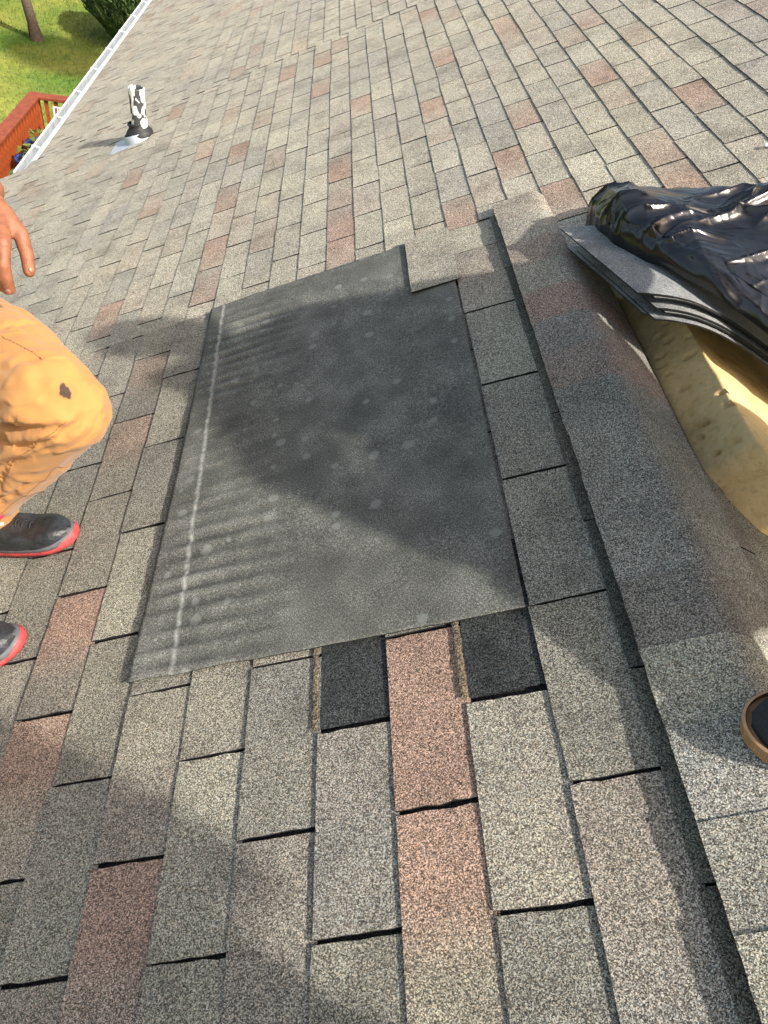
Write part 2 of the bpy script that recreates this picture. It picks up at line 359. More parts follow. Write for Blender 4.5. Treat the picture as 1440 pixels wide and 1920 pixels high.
# red blends: (v, u) in roof inches, taken tab by tab, third value strength
REDS = [(2.7, 5.8, 0.9), (2.6, -1.4, 0.85), (-27.5, 19.1, 0.8), (-26.8, 10.4, 0.75), (-27.9, 44.3, 0.5), (-27.3, 49.5, 0.35), (-17.9, -6.7, 0.7), (23.2, 63.2, 0.8), (35.9, 61.8, 0.85), (35.1, 67.6, 0.6), (41.9, 77.0, 0.85), (35.4, 94.9, 0.8), (34.9, 100.3, 0.7), (19.8, 79.0, 0.8), (12.0, 70.1, 0.75), (11.8, 105.6, 0.85), (15.8, 129.7, 0.85), (0.7, 119.9, 0.85), (-3.1, 96.0, 0.9), (-3.1, 89.6, 0.45), (-3.1, 78.3, 0.9), (-3.4, 70.8, 0.7), (-6.9, 137.7, 0.9), (-7.0, 153.8, 0.7), (-14.1, 159.1, 0.8), (-18.2, 134.4, 0.4), (-22.0, 118.9, 0.8), (-21.9, 101.9, 0.75), (-29.1, 131.5, 0.75), (-22.3, 81.5, 0.85), (-22.2, 75.3, 0.6), (-29.4, 169.5, 0.6), (-40.7, 157.5, 0.7), (-45.0, 124.5, 0.8), (-37.2, 110.4, 0.7), (-14.8, 84.0, 0.4), (-14.4, 108.8, 0.35), (-25.8, 140.1, 0.4), (-38.8, 236.8, 0.4), (15.8, 158.7, 0.8), (27.1, 134.7, 0.75), (38.6, 114.7, 0.6), (35.4, 114.8, 0.4), (12.8, 97.4, 0.35), (23.4, 91.2, 0.75), (19.8, 80.8, 0.6), (23.8, 65.0, 0.7), (-3.1, 73.3, 0.6), (35.7, 87.8, 0.3), (-36.7, 72.1, 0.85), (-37.8, 69.8, 0.5), (-68.6, 130.4, 0.35), (-64.0, 153.2, 0.5), (-57.4, 146.0, 0.4), (-28.8, 90.4, 0.2), (57.4, 99.9, 0.4)]
redmap = {}
# the field above the membrane is laid with smaller tabs (region 1), and restarts half a course over at u = 167 (region 2)
PV = (5.0, 3.8, 3.8); PU = (12.0, 9.07, 9.07); OV = (0.0, -1.3, .6); OU = (0.0, 69.0, 65.8); UB = 65.9
def reg(v, u): return 2 if u > 167 else (1 if (u > UB or (v > 21 and u > 53)) else 0)
def phase(r, k): return OU[r]+(PU[r]/2 if k % 2 else 0)
def tabkey(v, u):
    r = reg(v, u); k = math.floor((v-OV[r])/PV[r]); return r, k, math.floor((u-phase(r, k))/PU[r])
for v, u, s in REDS: redmap[tabkey(v, u)] = max(s, redmap.get(tabkey(v, u), 0))
rt_ = random.Random(11)
def tabtints(r, k, n, U):
    c = list(rt_.choices(PAL, pw)[0][0]); c2 = list(rt_.choices(PAL, pw)[0][0])
    s = redmap.get((r, k, n), 0); side = rt_.choice((0, 1))
    if (r, k, n) not in redmap:
        far = max(0, min(1, (U[0]-120)/80))
        if rt_.random() < .04+.08*far and U[0] > 85: s = rt_.uniform(.2, .55)
    out = []
    br = rt_.uniform(.93, 1.07)*(.78 if r == 0 else 1)*(.45 if (r == 0 and k == 3) else 1)  # course along the ridge cap tinted dark to stand in for the shaded gap
    for i, u in enumerate(U):
        f = i/(len(U)-1); g = f if side else 1-f
        m = .75-.5*(1 if g > .6 else g/.6) if s == 0 else 1
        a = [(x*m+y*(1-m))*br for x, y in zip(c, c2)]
        if U[0] > 53:      # the smaller tabs, mixed paler with distance
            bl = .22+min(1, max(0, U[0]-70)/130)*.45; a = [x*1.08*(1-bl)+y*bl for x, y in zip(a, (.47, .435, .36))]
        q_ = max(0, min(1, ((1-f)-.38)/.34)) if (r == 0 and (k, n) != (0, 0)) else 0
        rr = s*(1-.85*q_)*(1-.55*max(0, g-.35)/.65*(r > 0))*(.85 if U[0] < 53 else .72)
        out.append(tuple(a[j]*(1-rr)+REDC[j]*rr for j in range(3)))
    return out
NOTAB = {(0, -1, 0), (0, 1, 0)}
LIFT = {(0, 1, 4): .62}
def tab_geo(r, k, n, u0, u1, v0, nu, nv, jit, zl=0, back=False):
    """one tab: top grid plus edges down to its underside"""
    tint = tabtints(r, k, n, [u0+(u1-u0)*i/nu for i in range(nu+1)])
    vs = []; cs = []; fs = []; mi = []
    seed = k*13.7+n*5.1+r*91
    a0, a1 = rt_.uniform(-jit, jit), rt_.uniform(-jit, jit); s0, s1 = rt_.uniform(-jit, jit)*.8, rt_.uniform(-jit, jit)*.8
    zj = rt_.uniform(0, .06)+zl
    wid = PV[r]+.25
    for i in range(nu+1):
        f = i/nu
        for j in range(nv+1):
            g = j/nv
            u = u0+(u1-u0)*f; v = v0+wid*g
            if j == 0: v += a0*(1-f)+a1*f + jit*.5*nz(seed+u*.9, 3.3)
            if i == 0: u += s0*(1-g)-s0*g*.5 + jit*1.3*nz(seed+g*7, 8.1) + jit*.4*g
            if i == nu: u += s1*(1-g) + jit*1.3*nz(seed+g*7, 18.1) - jit*.4*g
            z = (.23-.19*g if r == 0 else .17-.13*g)+zj+.03*nz(u*.25, v*.4, seed)
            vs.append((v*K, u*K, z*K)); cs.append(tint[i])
    W_ = nv+1
    for i in range(nu):
        for j in range(nv): fs.append((i*W_+j, i*W_+j+1, (i+1)*W_+j+1, (i+1)*W_+j)); mi.append(0)
    rim = [i*W_ for i in range(nu+1)]
    path = [j for j in range(nv, 0, -1)]+rim+[nu*W_+j for j in range(1, nv+1)]
    b0 = len(vs)
    for p in path:
        x, y, z = vs[p]; vs.append((x, y, z-(.17 if r == 0 else .12)*K)); cs.append((.03, .03, .03))
    for a in range(len(path)-1): fs.append((path[a], path[a+1], b0+a+1, b0+a)); mi.append(1)
    fs = [f[::-1] for f in fs]
    return vs, fs, cs, mi
def proj(p):
    l = cam_inv @ p
    if l.z > -.02: return None
    return (384+l.x/-l.z*1393*768/1440, 512-l.y/-l.z*1393*768/1440)
cam_inv = cam.matrix_world.inverted()
tabs = []
for r in (0, 1, 2):
    for k in range(-36, 33):
        v0 = OV[r]+PV[r]*k
        if v0 < -131 or v0 > VTOP-4: continue
        for n in range(-12, 42):
            u0 = phase(r, k)+PU[r]*n; u1 = u0+PU[r]
            g = (.18*rt_.random()**1.5+.13) if u0 < 45 and k < 3 and r == 0 else (.10+.07*rt_.random() if r == 0 else .17+.08*rt_.random())
            A, B = u0+g/2, u1-g/2
            if r == 0:
                if A < -42 or v0 > 19: continue
                B = min(B, UB)
            elif r == 1:
                A = max(A, UB+.05 if v0 < 19 else 53.2); B = min(B, 166.9)
            else:
                A = max(A, 167.1); B = min(B, 430)
                if v0 < EAVE-2: continue
            if v0+1 < EAVE: B = min(B, UC)
            if B-A < 1 or (r, k, n) in NOTAB: continue
            P = [proj(W(v, u, 0)) for v in (v0, v0+PV[r]) for u in (A, B)]
            area = 0
            if all(P):
                xs = [p[0] for p in P]; ys = [p[1] for p in P]
                cx = min(768, max(xs))-max(0, min(xs)); cy = min(1024, max(ys))-max(0, min(ys))
                if cx > 0 and cy > 0:
                    q = [P[0], P[1], P[3], P[2]]
                    area = abs(sum(q[i][0]*q[(i+1) % 4][1]-q[(i+1) % 4][0]*q[i][1] for i in range(4)))/2
                    area *= min(1, cx*cy/max(1, (max(xs)-min(xs))*(max(ys)-min(ys))))
            # covered by the membrane or the ridge cap: not in view
            cu, cv = (A+B)/2, v0+2.5
            if -20 < cv < 9 and 16 < cu < 60: area *= .01
            if cv > 16 and cu < 60: area *= .2
            tabs.append((area, r, k, n, A, B, v0))
tabs.sort(key=lambda t: -t[0])
F = [[], [], [], []]
for idx, (area, r, k, n, A, B, v0) in enumerate(tabs):
    near = idx < 298
    zl = LIFT.get((r, k, n), 0)
    if near:
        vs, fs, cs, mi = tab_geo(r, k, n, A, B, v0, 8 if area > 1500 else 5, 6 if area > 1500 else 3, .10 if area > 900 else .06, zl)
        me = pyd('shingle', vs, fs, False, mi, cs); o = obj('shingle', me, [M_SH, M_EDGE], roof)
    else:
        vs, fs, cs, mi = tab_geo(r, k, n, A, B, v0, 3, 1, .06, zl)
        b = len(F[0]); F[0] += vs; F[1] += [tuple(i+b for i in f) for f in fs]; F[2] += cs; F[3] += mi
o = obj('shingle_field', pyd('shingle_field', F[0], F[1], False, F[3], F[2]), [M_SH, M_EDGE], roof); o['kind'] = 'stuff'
# shingles of the back slope, beyond the ridge
PALK = 0
F = [[], [], [], []]; BK = Matrix(((.6, 0, .8), (0, -1, 0), (-.8, 0, .6)))
for k in range(0, 14):
    for n in range(-9, 5):
        u0 = 12*n+(6 if k % 2 else 0)+.1; u1 = min(u0+11.8, 53)
        if u1-u0 < 1: continue
        vs, fs, cs, mi = tab_geo(0, 100+k, n, u0, u1, 0, 3, 1, .1)
        out = []
        for x, y, z in vs:
            s = (5*k+5)*K-x           # the lower edge of a course is the far one here
            out.append((21*K+.6*s+.8*(z-.7*K), y, -.8*s+.6*(z-.7*K)))
        b = len(F[0]); F[0] += out; F[1] += [tuple(i+b for i in f)[::-1] for f in fs]; F[2] += cs; F[3] += mi
o = obj('back_shingle_field', pyd('back_shingle_field', F[0], F[1], False, F[3], F[2]), [M_SH, M_EDGE], roof); o['kind'] = 'stuff'

# exposed black mats where two tabs are missing, each with a tan dirt line along one edge
for (v0, u0, u1) in ((-5, 6.25, 18), (5, 6.3, 18)):
    vs = []; fs = []; mi = []; nu, nv = 16, 10
    for i in range(nu+1):
        for j in range(nv+1):
            v = v0+.25+(5.15-.25)*j/nv; u = u0+(u1-u0)*i/nu
            vs.append((v*K, u*K, (.12-.06*j/nv+.02*nz(v*2, u*2))*K))
    for i in range(nu):
        for j in range(nv): fs.append((i*(nv+1)+j, (i+1)*(nv+1)+j, (i+1)*(nv+1)+j+1, i*(nv+1)+j+1)); mi.append(0)
    obj('exposed_mat', pyd('exposed_mat', vs, [f[::-1] for f in fs], True, mi), M_EXP, roof)
    vs = []; fs = []; n_s = 60
    for i in range(n_s+1):
        u = u0+(u1-u0)*i/n_s; e0 = v0-.28+.10*nz(u*1.3, 9)+.10*nz(u*6, 2); e1 = v0+.10+.22*nz(u*.9, v0)+.16*nz(u*5, 4)
        for e, z in ((e0, .245), (v0+.0, .262), (e1, .20)): vs.append((e*K, u*K, (z+.05)*K))
    for i in range(n_s):
        for q in (0, 1): fs.append((3*i+q, 3*i+q+1, 3*i+q+4, 3*i+q+3))
    obj('dirt_streak', pyd('dirt_streak', vs, fs, True), M_TAN, roof)
# white scrap on the far shingles (nail/debris)
bm = bmesh.new()
for (v, u) in ((44.2, 60.6), (44.9, 59.2), (43.4, 61.0)):
    r_ = bmesh.ops.create_icosphere(bm, subdivisions=1, radius=.26*K, matrix=Matrix.Translation((v*K, u*K, .4*K)) @ Matrix.Diagonal((1, 1.6, .5, 1)))
scrap = obj('debris', bm_me(bm, 'debris'), M_DEBRIS, None, ROOF); tag(scrap, 'small white scrap lying on the shingles above the black plastic', 'debris')

# ---------------------------------------------------------------- ridge caps
prof = [(15.7, .92), (16.3, .97), (17.6, 1.02), (18.8, 1.06), (19.7, 1.06), (20.4, 1.0), (20.9, .78), (21.4, .35), (22.0, -.4), (22.9, -1.7), (24.1, -3.5), (24.9, -4.7)]
CAPC = {11: ((.33, .315, .265), 0), 12: ((.34, .31, .26), .05), 10: ((.31, .29, .25), .75), 9: ((.34, .32, .27), 0), 8: ((.30, .24, .20), .55), 7: ((.235, .225, .20), .05), 6: ((.24, .215, .19), .5), 5: ((.22, .215, .19), .0), 4: ((.245, .24, .21), .08), 3: ((.24, .235, .21), 0), 2: ((.27, .265, .235), 0), 1: ((.23, .22, .195), .05)}
CAPREFL = None
for j in range(-16, 13):
    ua = 5.0*j+1.6; ub = ua+5.0
    base, rs = CAPC.get(j, (PAL[(j*5) % 4][0], 0)); nxt = CAPC.get(j+1, (base, 0))
    nu = 12; vs = []; cs = []; fs = []; mi = []; np_ = len(prof)
    jl = .10*nz(j*3.1, 2.2); lift = .05*random.random()
    for i in range(nu+1):
        f = i/nu; u = ua-.35+(ub-ua+.35)*f
        for a, (v, z) in enumerate(prof):
            vv = v+(jl+.06*nz(u*.8, a*.5, 4)+.05*nz(u*4, 1, 4))*(1 if a == 0 else .3); h = .0+.15*f+lift+.10*nz(u*.16, a*.30, 9)
            if j == 12 and a > 5 and f > .4: vv -= (f-.4)*(a-5)*.12
            uu = u+.12*nz(a*.7, j*1.7)*(1 if i in (0, nu) else 0)
            vs.append((vv*K, uu*K, (z+h)*K)); rr = rs*.42*(1-.5*abs(f-.35))
            cs.append(tuple((base[q]*(.62+.3*0)+base[q]*.38)*(1-rr)+REDC[q]*rr for q in range(3)))
    for i in range(nu):
        for a in range(np_-1): fs.append((i*np_+a, (i+1)*np_+a, (i+1)*np_+a+1, i*np_+a+1)); mi.append(0)
    loop = [i*np_ for i in range(nu, -1, -1)]+list(range(1, np_))
    loop = [nu*np_+a for a in range(np_-1, 0, -1)]+loop+[i*np_+np_-1 for i in range(1, nu+1)]
    b0 = len(vs); nl_ = len(loop)
    for p in loop: vs.append(vs[p]); cs.append(cs[p])
    for p in loop:
        x, y, z = vs[p]; vs.append((x, y, z-.15*K)); cs.append((.02, .02, .02))
    for a in range(nl_): fs.append((b0+a, b0+(a+1) % nl_, b0+nl_+(a+1) % nl_, b0+nl_+a)); mi.append(1)
    me = pyd('ridge_cap_shingle', vs, [f[::-1] for f in fs], False, mi, cs)
    me.polygons.foreach_set('use_smooth', [m_ == 0 for m_ in mi])
    obj('ridge_cap_shingle', me, [M_SH, M_EDGE], roof)

# ---------------------------------------------------------------- gutter, fascia
gut = obj('gutter', None, None, house)
gut.matrix_local = ROOF
bm = bmesh.new()
E = EAVE
# trough profile (v, z), world-vertical sides approximated in the roof frame
def gp(x, z): return (E+x*CT+z*ST, -x*ST+z*CT)   # x outward negative, z up, in inches from the eave edge
pr = [gp(-.2, -.9), gp(-.2, -3.6), gp(-1.8, -3.7), gp(-2.4, -2.8), gp(-2.7, -1.2), gp(-2.7, -.7), gp(-2.2, -.7), gp(-2.2, -1.1), gp(-2.1, -2.6), gp(-1.7, -3.3), gp(-.4, -3.2), gp(-.4, -.9)]
vs = []; fs = []
for u in (UC+.3, 431):
    for (v, z) in pr: vs.append((v*K, u*K, z*K))
n_ = len(pr)
for i in range(n_): fs.append((i, (i+1) % n_, n_+(i+1) % n_, n_+i))
fs.append(tuple(range(n_))[::-1]); fs.append(tuple(range(n_, 2*n_)))
me = pyd('trough', vs, fs); tr_ = obj('trough', me, [M_WHITE, M_GUTIN], gut)
for i_, p_ in enumerate(me.polygons): p_.material_index = 1 if 6 <= i_ <= 10 else 0
for i in range(13):
    u = 179+21*i
    a, b = gp(-.3, -1.1), gp(-2.85, -.66)
    bm = bmesh.new(); tube(bm, (a[0]*K, u*K, a[1]*K), (b[0]*K, u*K, b[1]*K), .0045, n=6)
    obj('hanger', bm_me(bm, 'hanger'), M_WHITE, gut)
bm = bmesh.new()
a = gp(0, -.9); 
box(bm, ((E-.1)*K, (UC+.2)*K, -6*K), ((E+.6)*K, 430*K, -1.3*K))
box(bm, (-131*K, (UC-.2)*K, -6.2*K), ((E-.2)*K, (UC+.5)*K, -.4*K))
obj('fascia', bm_me(bm, 'fascia'), M_WHITE, house, ROOF)
bm = bmesh.new(); box(bm, ((E-.25)*K, (UC+.6)*K, -.3*K), ((E+1.5)*K, 430*K, -.05*K)); obj('drip_edge', bm_me(bm, 'drip_edge'), M_WHITE, roof)

# ---------------------------------------------------------------- vent pipe
vp = empty('vent_pipe', Matrix.Translation(W(-48.3, 151, .3))); tag(vp, 'white plumbing vent pipe smeared with black tar, standing near the gutter', 'vent pipe')
def smear():
    m, t, p = mat('tar_smeared_white_pipe'); p.inputs['Roughness'].default_value = .45
    co = N(t, 'ShaderNodeTexCoord').outputs['Object']
    mp = N(t, 'ShaderNodeMapping'); mp.inputs['Scale'].default_value = (36, 36, 20); t.links.new(co, mp.inputs['Vector'])
    n = N(t, 'ShaderNodeTexNoise', Scale=1.0, Detail=1.5, Roughness=.4, Distortion=.5); t.links.new(mp.outputs[0], n.inputs['Vector'])
    t.links.new(ramp(t, n.outputs[0], [(.50, (.82, .82, .80)), (.525, (.06, .062, .065))]), p.inputs['Base Color']); return m
R_ = 1.62*K; Hh = 9.6*K
pipe = lathe('pipe', [(R_, -.03), (R_*1.0, .0), (R_, Hh*.3), (R_*.96, Hh*.6), (R_, Hh*.97), (R_*.98, Hh), (R_*.86, Hh), (R_*.85, Hh*.95), (R_*.84, Hh*.2), (.001, Hh*.2)], 32)
for v in pipe.vertices:
    v.co.x += .002*nz(v.co.z*30, 1)+.0015*nz(v.co.z*40, v.co.y*60, 3); v.co.y += .002*nz(v.co.z*30, 5)
obj('pipe', pipe, smear(), vp)
tilt = Matrix.Rotation(-TH, 4, 'Y')
col_ = lathe('rubber_collar', [(R_*1.75, -.012), (R_*1.72, .004), (R_*1.5, .017), (R_*1.12, .030), (R_*1.08, .042), (R_*1.22, .048), (R_*1.08, .054), (R_*1.0, .055)], 28)
obj('rubber_collar', col_, M_RUB, vp, Matrix.Translation((-.004, 0, .022)) @ Matrix.Rotation(-TH*.5, 4, 'Y'))
cone = lathe('flashing_cone', [(R_*2.0, -.002), (R_*1.9, .010), (R_*1.75, .038), (R_*1.55, .043)], 28)
obj('flashing_cone', cone, M_GALV, vp, Matrix.Translation((-.006, 0, -.012)) @ tilt)
bm = bmesh.new(); box(bm, (-6.6*K, -3.6*K, 0), (.5*K, 3.2*K, .09*K)); 
fl = obj('flashing_plate', bm_me(bm, 'flashing_plate'), M_GALV, vp, Matrix.Translation((0, 0, -.004)) @ tilt)

# ---------------------------------------------------------------- membrane patch
def lerp(a, b, f): return a+(b-a)*f
vs = []; fs = []; cs = []; nu, nv = 220, 84
for i in range(nu+1):
    f = i/nu
    for j in range(nv+1):
        g = j/nv
        v = lerp(-20.35+.25*math.sin(f*3.1), 9.75, g); u = lerp(lerp(13.1, 11.75, g), lerp(65.8, 65.6, g), f)
        if i == 0: u += .12*nz(g*9, 1)
        if j == 0: v += .10*nz(f*14, 2)
        lf = max(0, 1-(v+20)/13)      # ripples die out away from the left edge
        zone = math.exp(-((u-55)/9)**2)+math.exp(-((u-21)/9)**2)+.22
        rip = math.sin(u*2*math.pi/1.75+1.6*nz(u*.15, v*.08)+.10*v)*.125*lf**.6*zone*min(1, .12+g*10)*(.8+.6*nz(u*.4, v*.12, 4))*1.35
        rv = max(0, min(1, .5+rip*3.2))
        rip += math.sin(u*2*math.pi/.9+v*.2)*.016*lf
        z = .44+rip+.08*nz(u*.10, v*.12, 1)+.04*nz(u*.35, v*.3, 2)
        if g < .04: z += .10*(1-g/.04)*abs(nz(u*.3, 7))
        if v > 9 and 52 > u: z -= .0
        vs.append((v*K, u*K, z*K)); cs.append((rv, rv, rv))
for i in range(nu):
    for j in range(nv): fs.append((i*(nv+1)+j, i*(nv+1)+j+1, (i+1)*(nv+1)+j+1, (i+1)*(nv+1)+j)[::-1])
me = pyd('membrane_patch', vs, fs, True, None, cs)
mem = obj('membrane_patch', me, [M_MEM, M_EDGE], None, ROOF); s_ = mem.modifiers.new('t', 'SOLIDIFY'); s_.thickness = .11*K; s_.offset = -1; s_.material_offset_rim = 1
tag(mem, 'large dark grey underlay sheet with a pale chalk line, patching the shingles', 'underlay patch')

# ---------------------------------------------------------------- foam pad
pad = empty('foam_pad_root'); D.objects.remove(pad)
def padpt(s, u, t):
    s -= 1.5
    return Vector((21+.6*s+.8*(t-.9), u, -.8*s+.6*(t-.9)))
bm = bmesh.new()
vs = []; fs = []
ns, nuu, ntt = 40, 60, 12
def surf(fn, a, b):
    base = len(vs)
    for i in range(a+1):
        for j in range(b+1): vs.append(fn(i/a, j/b))
    for i in range(a):
        for j in range(b): fs.append((base+i*(b+1)+j, base+i*(b+1)+j+1, base+(i+1)*(b+1)+j+1, base+(i+1)*(b+1)+j))
def pad_core(s, f, t):
    # near end slants away from the ridge
    q = (s-10)/24; ue = 26.5-4.2*min(1, q*5)**.8-1.5*q
    p = padpt(s, lerp(ue, 56, f), t)
    return p+.38*Vector((nz(p.x*.3, p.y*.3, p.z*.3+9)*.4+nz(p.x*1.1, p.y*1.1, p.z*1.1)*.20+.08*nz(p.x*3, p.y*3, p.z*3), .35*nz(p.x*.5, p.y*.5+7, p.z*.5)+.25*nz(p.x*1.5, p.y*1.5+7, p.z*1.5), nz(p.x*.3, p.y*.3+5, p.z*.3)*.4+nz(p.x*1.1+4, p.y*1.1, p.z*1.1)*.2+.08*nz(p.x*3, p.y*3, p.z*3+8)))
surf(lambda a, b: pad_core(10+.35*b, a, -.4+5.3*b), 170, 34)
surf(lambda a, b: pad_core(10.35+24*b, a, 4.9), 170, 70)
surf(lambda a, b: pad_core(lerp(10+.35*b, 10.35+24+0*b, a), 0, -.4+5.3*b), 70, 34)
me = pyd('foam_pad', [Vector(v)*K for v in vs], fs, True); bm = bmesh.new(); bm.from_mesh(me)
bmesh.ops.remove_doubles(bm, verts=bm.verts, dist=.0008)
for _ in range(1): bmesh.ops.smooth_vert(bm, verts=bm.verts, factor=.5, use_axis_x=True, use_axis_y=True, use_axis_z=True)
# nicks and pits pressed into the foam
rg = random.Random(5); pits = []
for (px_v, px_u, l, r_) in [(0, 0, 0, 0)]: pass
for _ in range(15): pits.append((padpt(10.2, rg.uniform(27, 46), rg.uniform(1.0, 4.8))+Vector((nz(3, 3)*.1, 0, 0)), rg.uniform(.35, .7), rg.uniform(.5, 1.1)))
bm.normal_update()
for v in bm.verts:
    c = v.co/K
    for (p, r_, d_) in pits:
        q_ = c-p; q_ = Vector((q_.x*.7, q_.y*1.5+q_.z*.8, q_.z*.9))
        l = q_.length
        if l < r_: v.co -= Vector((-.6, 0, .8))*K*d_*(1-l/r_)
bmesh.ops.recalc_face_normals(bm, faces=bm.faces)
me = bm_me(bm, 'foam_pad', True)
fo = obj('foam_pad', me, M_FOAM, None, ROOF); tag(fo, 'worn yellow foam pad lying just over the ridge beneath the stacked shingles', 'foam pad')

# ---------------------------------------------------------------- stack of loose shingles
ZP = [(18, 1.9), (21, 1.75), (25, 1.2), (28, .1), (30, -1.3), (32, -3.3), (35, -6.9), (40, -13.2), (62, -41)]
def zp(v):
    for (a, b), (c, d) in zip(ZP, ZP[1:]):
        if v <= c: 
            f = (v-a)/(c-a); return lerp(b, d, f)
    return ZP[-1][1]
def zs(v): return (zp(v-1.2)+zp(v-.6)+zp(v)+zp(v+.6)+zp(v+1.2))/5
rg = random.Random(21)
TIP = [(21.0, 53.3), (24.9, 39.4)]
for s in range(9):
    top = s == 8
    off = 0 if top else rg.uniform(-.3, 2.3); offu = 0 if top else -(8-s)*.20+rg.uniform(-.15, .5); sk = rg.uniform(-.02, .02)
    if s == 0: off, offu = .3, -.2
    if s in (5,): off, offu = 2.4, .5
    if s == 3: off = 1.9
    vs = []; fs = []; nuu, nvv = 10, 40; cs = []
    for i in range(nuu+1):
        f = i/nuu          # 0 near edge, 1 far
        for j in range(nvv+1):
            g = j/nvv
            v = 24.7+off+g*33+sk*f*8-(3.7)*f*(1-.4*g); u = 39.5+offu+13.6*f-3.0*min(1, g*2.2)-sk*g*30
            z = zs(v)+s*.25-.9+.10*math.sin(s*2.1)*min(1, g*5)+.07*nz(v*.3, u*.3, s*3)+(.18*max(0, 1-g*9)*nz(s*1.7, 3)*2)
            vs.append((v*K, u*K, z*K)); cs.append((.2, .21, .22))
    for i in range(nuu):
        for j in range(nvv): fs.append((i*(nvv+1)+j, i*(nvv+1)+j+1, (i+1)*(nvv+1)+j+1, (i+1)*(nvv+1)+j)[::-1])
    me = pyd('loose_shingle', vs, fs, False, None, cs)
    o = obj('loose_shingle', me, [M_BACK, M_EDGE], None, ROOF)
    m_ = o.modifiers.new('t', 'SOLIDIFY'); m_.thickness = .13*K; m_.offset = -1; m_.material_offset_rim = 1
    if top: tag(o, 'topmost loose shingle, grey back up, on the stack under the black plastic', 'shingle', 'loose shingles stacked across the ridge')
    elif s == 0: tag(o, 'lowest loose shingle of the stack lying across the ridge cap', 'shingle', 'loose shingles stacked across the ridge')
    else: tag(o, ('', 'second', 'third', 'fourth', 'fifth', 'sixth', 'seventh', 'eighth')[s]+' loose shingle counted from the bottom of the stack above the foam pad', 'shingle', 'loose shingles stacked across the ridge')

# ---------------------------------------------------------------- black plastic
def tab_i(v, T):
    for (a, b), (c, d) in zip(T, T[1:]):
        if v <= c: return lerp(b, d, max(0, (v-a)/(c-a)))
    return T[-1][1]
NU = [(23.8, 53), (25, 48.0), (28.5, 42.6), (31.5, 38.2), (35, 34.9), (45, 32), (90, 30)]
NZ_ = [(23.8, 1.9), (28, 1.6), (31, .3), (35, -3.8), (45, -14), (90, -60)]
FU = [(23.8, 55.8), (25, 58.6), (28, 60.2), (33, 57.6), (40, 53.5), (50, 51), (90, 51)]
HH = [(23.8, .3), (24.6, 3.4), (26.5, 4.8), (32, 4.0), (38, 3.6), (60, 4.5), (90, 5)]
def ridged(x, y, z=0): return 1-abs(nz(x, y, z))*2.2
rg = random.Random(17); CR = []
for i in range(190):
    cv, cu = rg.uniform(24, 62), rg.uniform(34, 59); an = rg.gauss(.12, .38)+(rg.choice((0, 0, 0, 1.2)))
    if (cv-32)**2/36+(cu-53.5)**2/10 < 1: continue
    big = rg.random()**2
    CR.append((cv, cu, math.cos(an), math.sin(an), rg.uniform(1.2, 3)+5*big, rg.uniform(.10, .28)+.35*big, (.22+.95*big)*rg.choice((1, 1, -.6))))
def creases(v, u):
    h = 0
    for cv, cu, c, s_, L, w_, a_ in CR:
        x, y = v-cv, u-cu
        if abs(x) > 9 or abs(y) > 9: continue
        al = x*c+y*s_+.0; ac = -x*s_+y*c+.25*al*al/L*.3
        if abs(al) < L:
            k = abs(ac)/w_
            if k < 4: h += a_*(1-(al/L)**2)*math.exp(-k)*(1 if ac > 0 else math.exp(-k*.8))
    return h
vs = []; fs = []; na, nb = 430, 200
for i in range(na+1):
    a = i/na; v = 23.8+a**1.25*46
    un, zn, uf, hh = tab_i(v, NU), tab_i(v, NZ_), tab_i(v, FU), tab_i(v, HH)
    for j in range(nb+1):
        b = j/nb
        u = lerp(un, uf, b); z = lerp(zn, .25, b**.8)
        dome = max(0, math.sin(math.pi*b))**.55
        q = Vector((v, u, 0))
        wr = creases(v+.5*nz(v*.3, u*.3, 5), u+.5*nz(v*.3, u*.3, 15))+.7*nz(v*.13, u*.16, 1)+.06*nz(v*.5, u*.7, 8)+.07*max(0, ridged(v*.35, u*.9+v*.2, 3))**3
        e = min(1, 6*b, 6*(1-b))
        zz = z+hh*dome+wr*e*.95-.5*e
        if b in (0, 1): zz = z
        du = .5*nz(v*.5, j*.05, 3)*(1 if b < .15 or b > .85 else 0)
        dv = -.7*nz(u*.45, 2, 6)*max(0, 1-a*12)
        vs.append(((v+dv)*K, (u+du)*K, zz*K))
for i in range(na):
    for j in range(nb): fs.append((i*(nb+1)+j, (i+1)*(nb+1)+j, (i+1)*(nb+1)+j+1, i*(nb+1)+j+1))
bag = obj('plastic_sheet', pyd('plastic_sheet', vs, fs, True), M_BAG, None, ROOF)
tag(bag, 'crumpled glossy black plastic sheet heaped over the stacked shingles', 'plastic sheet')

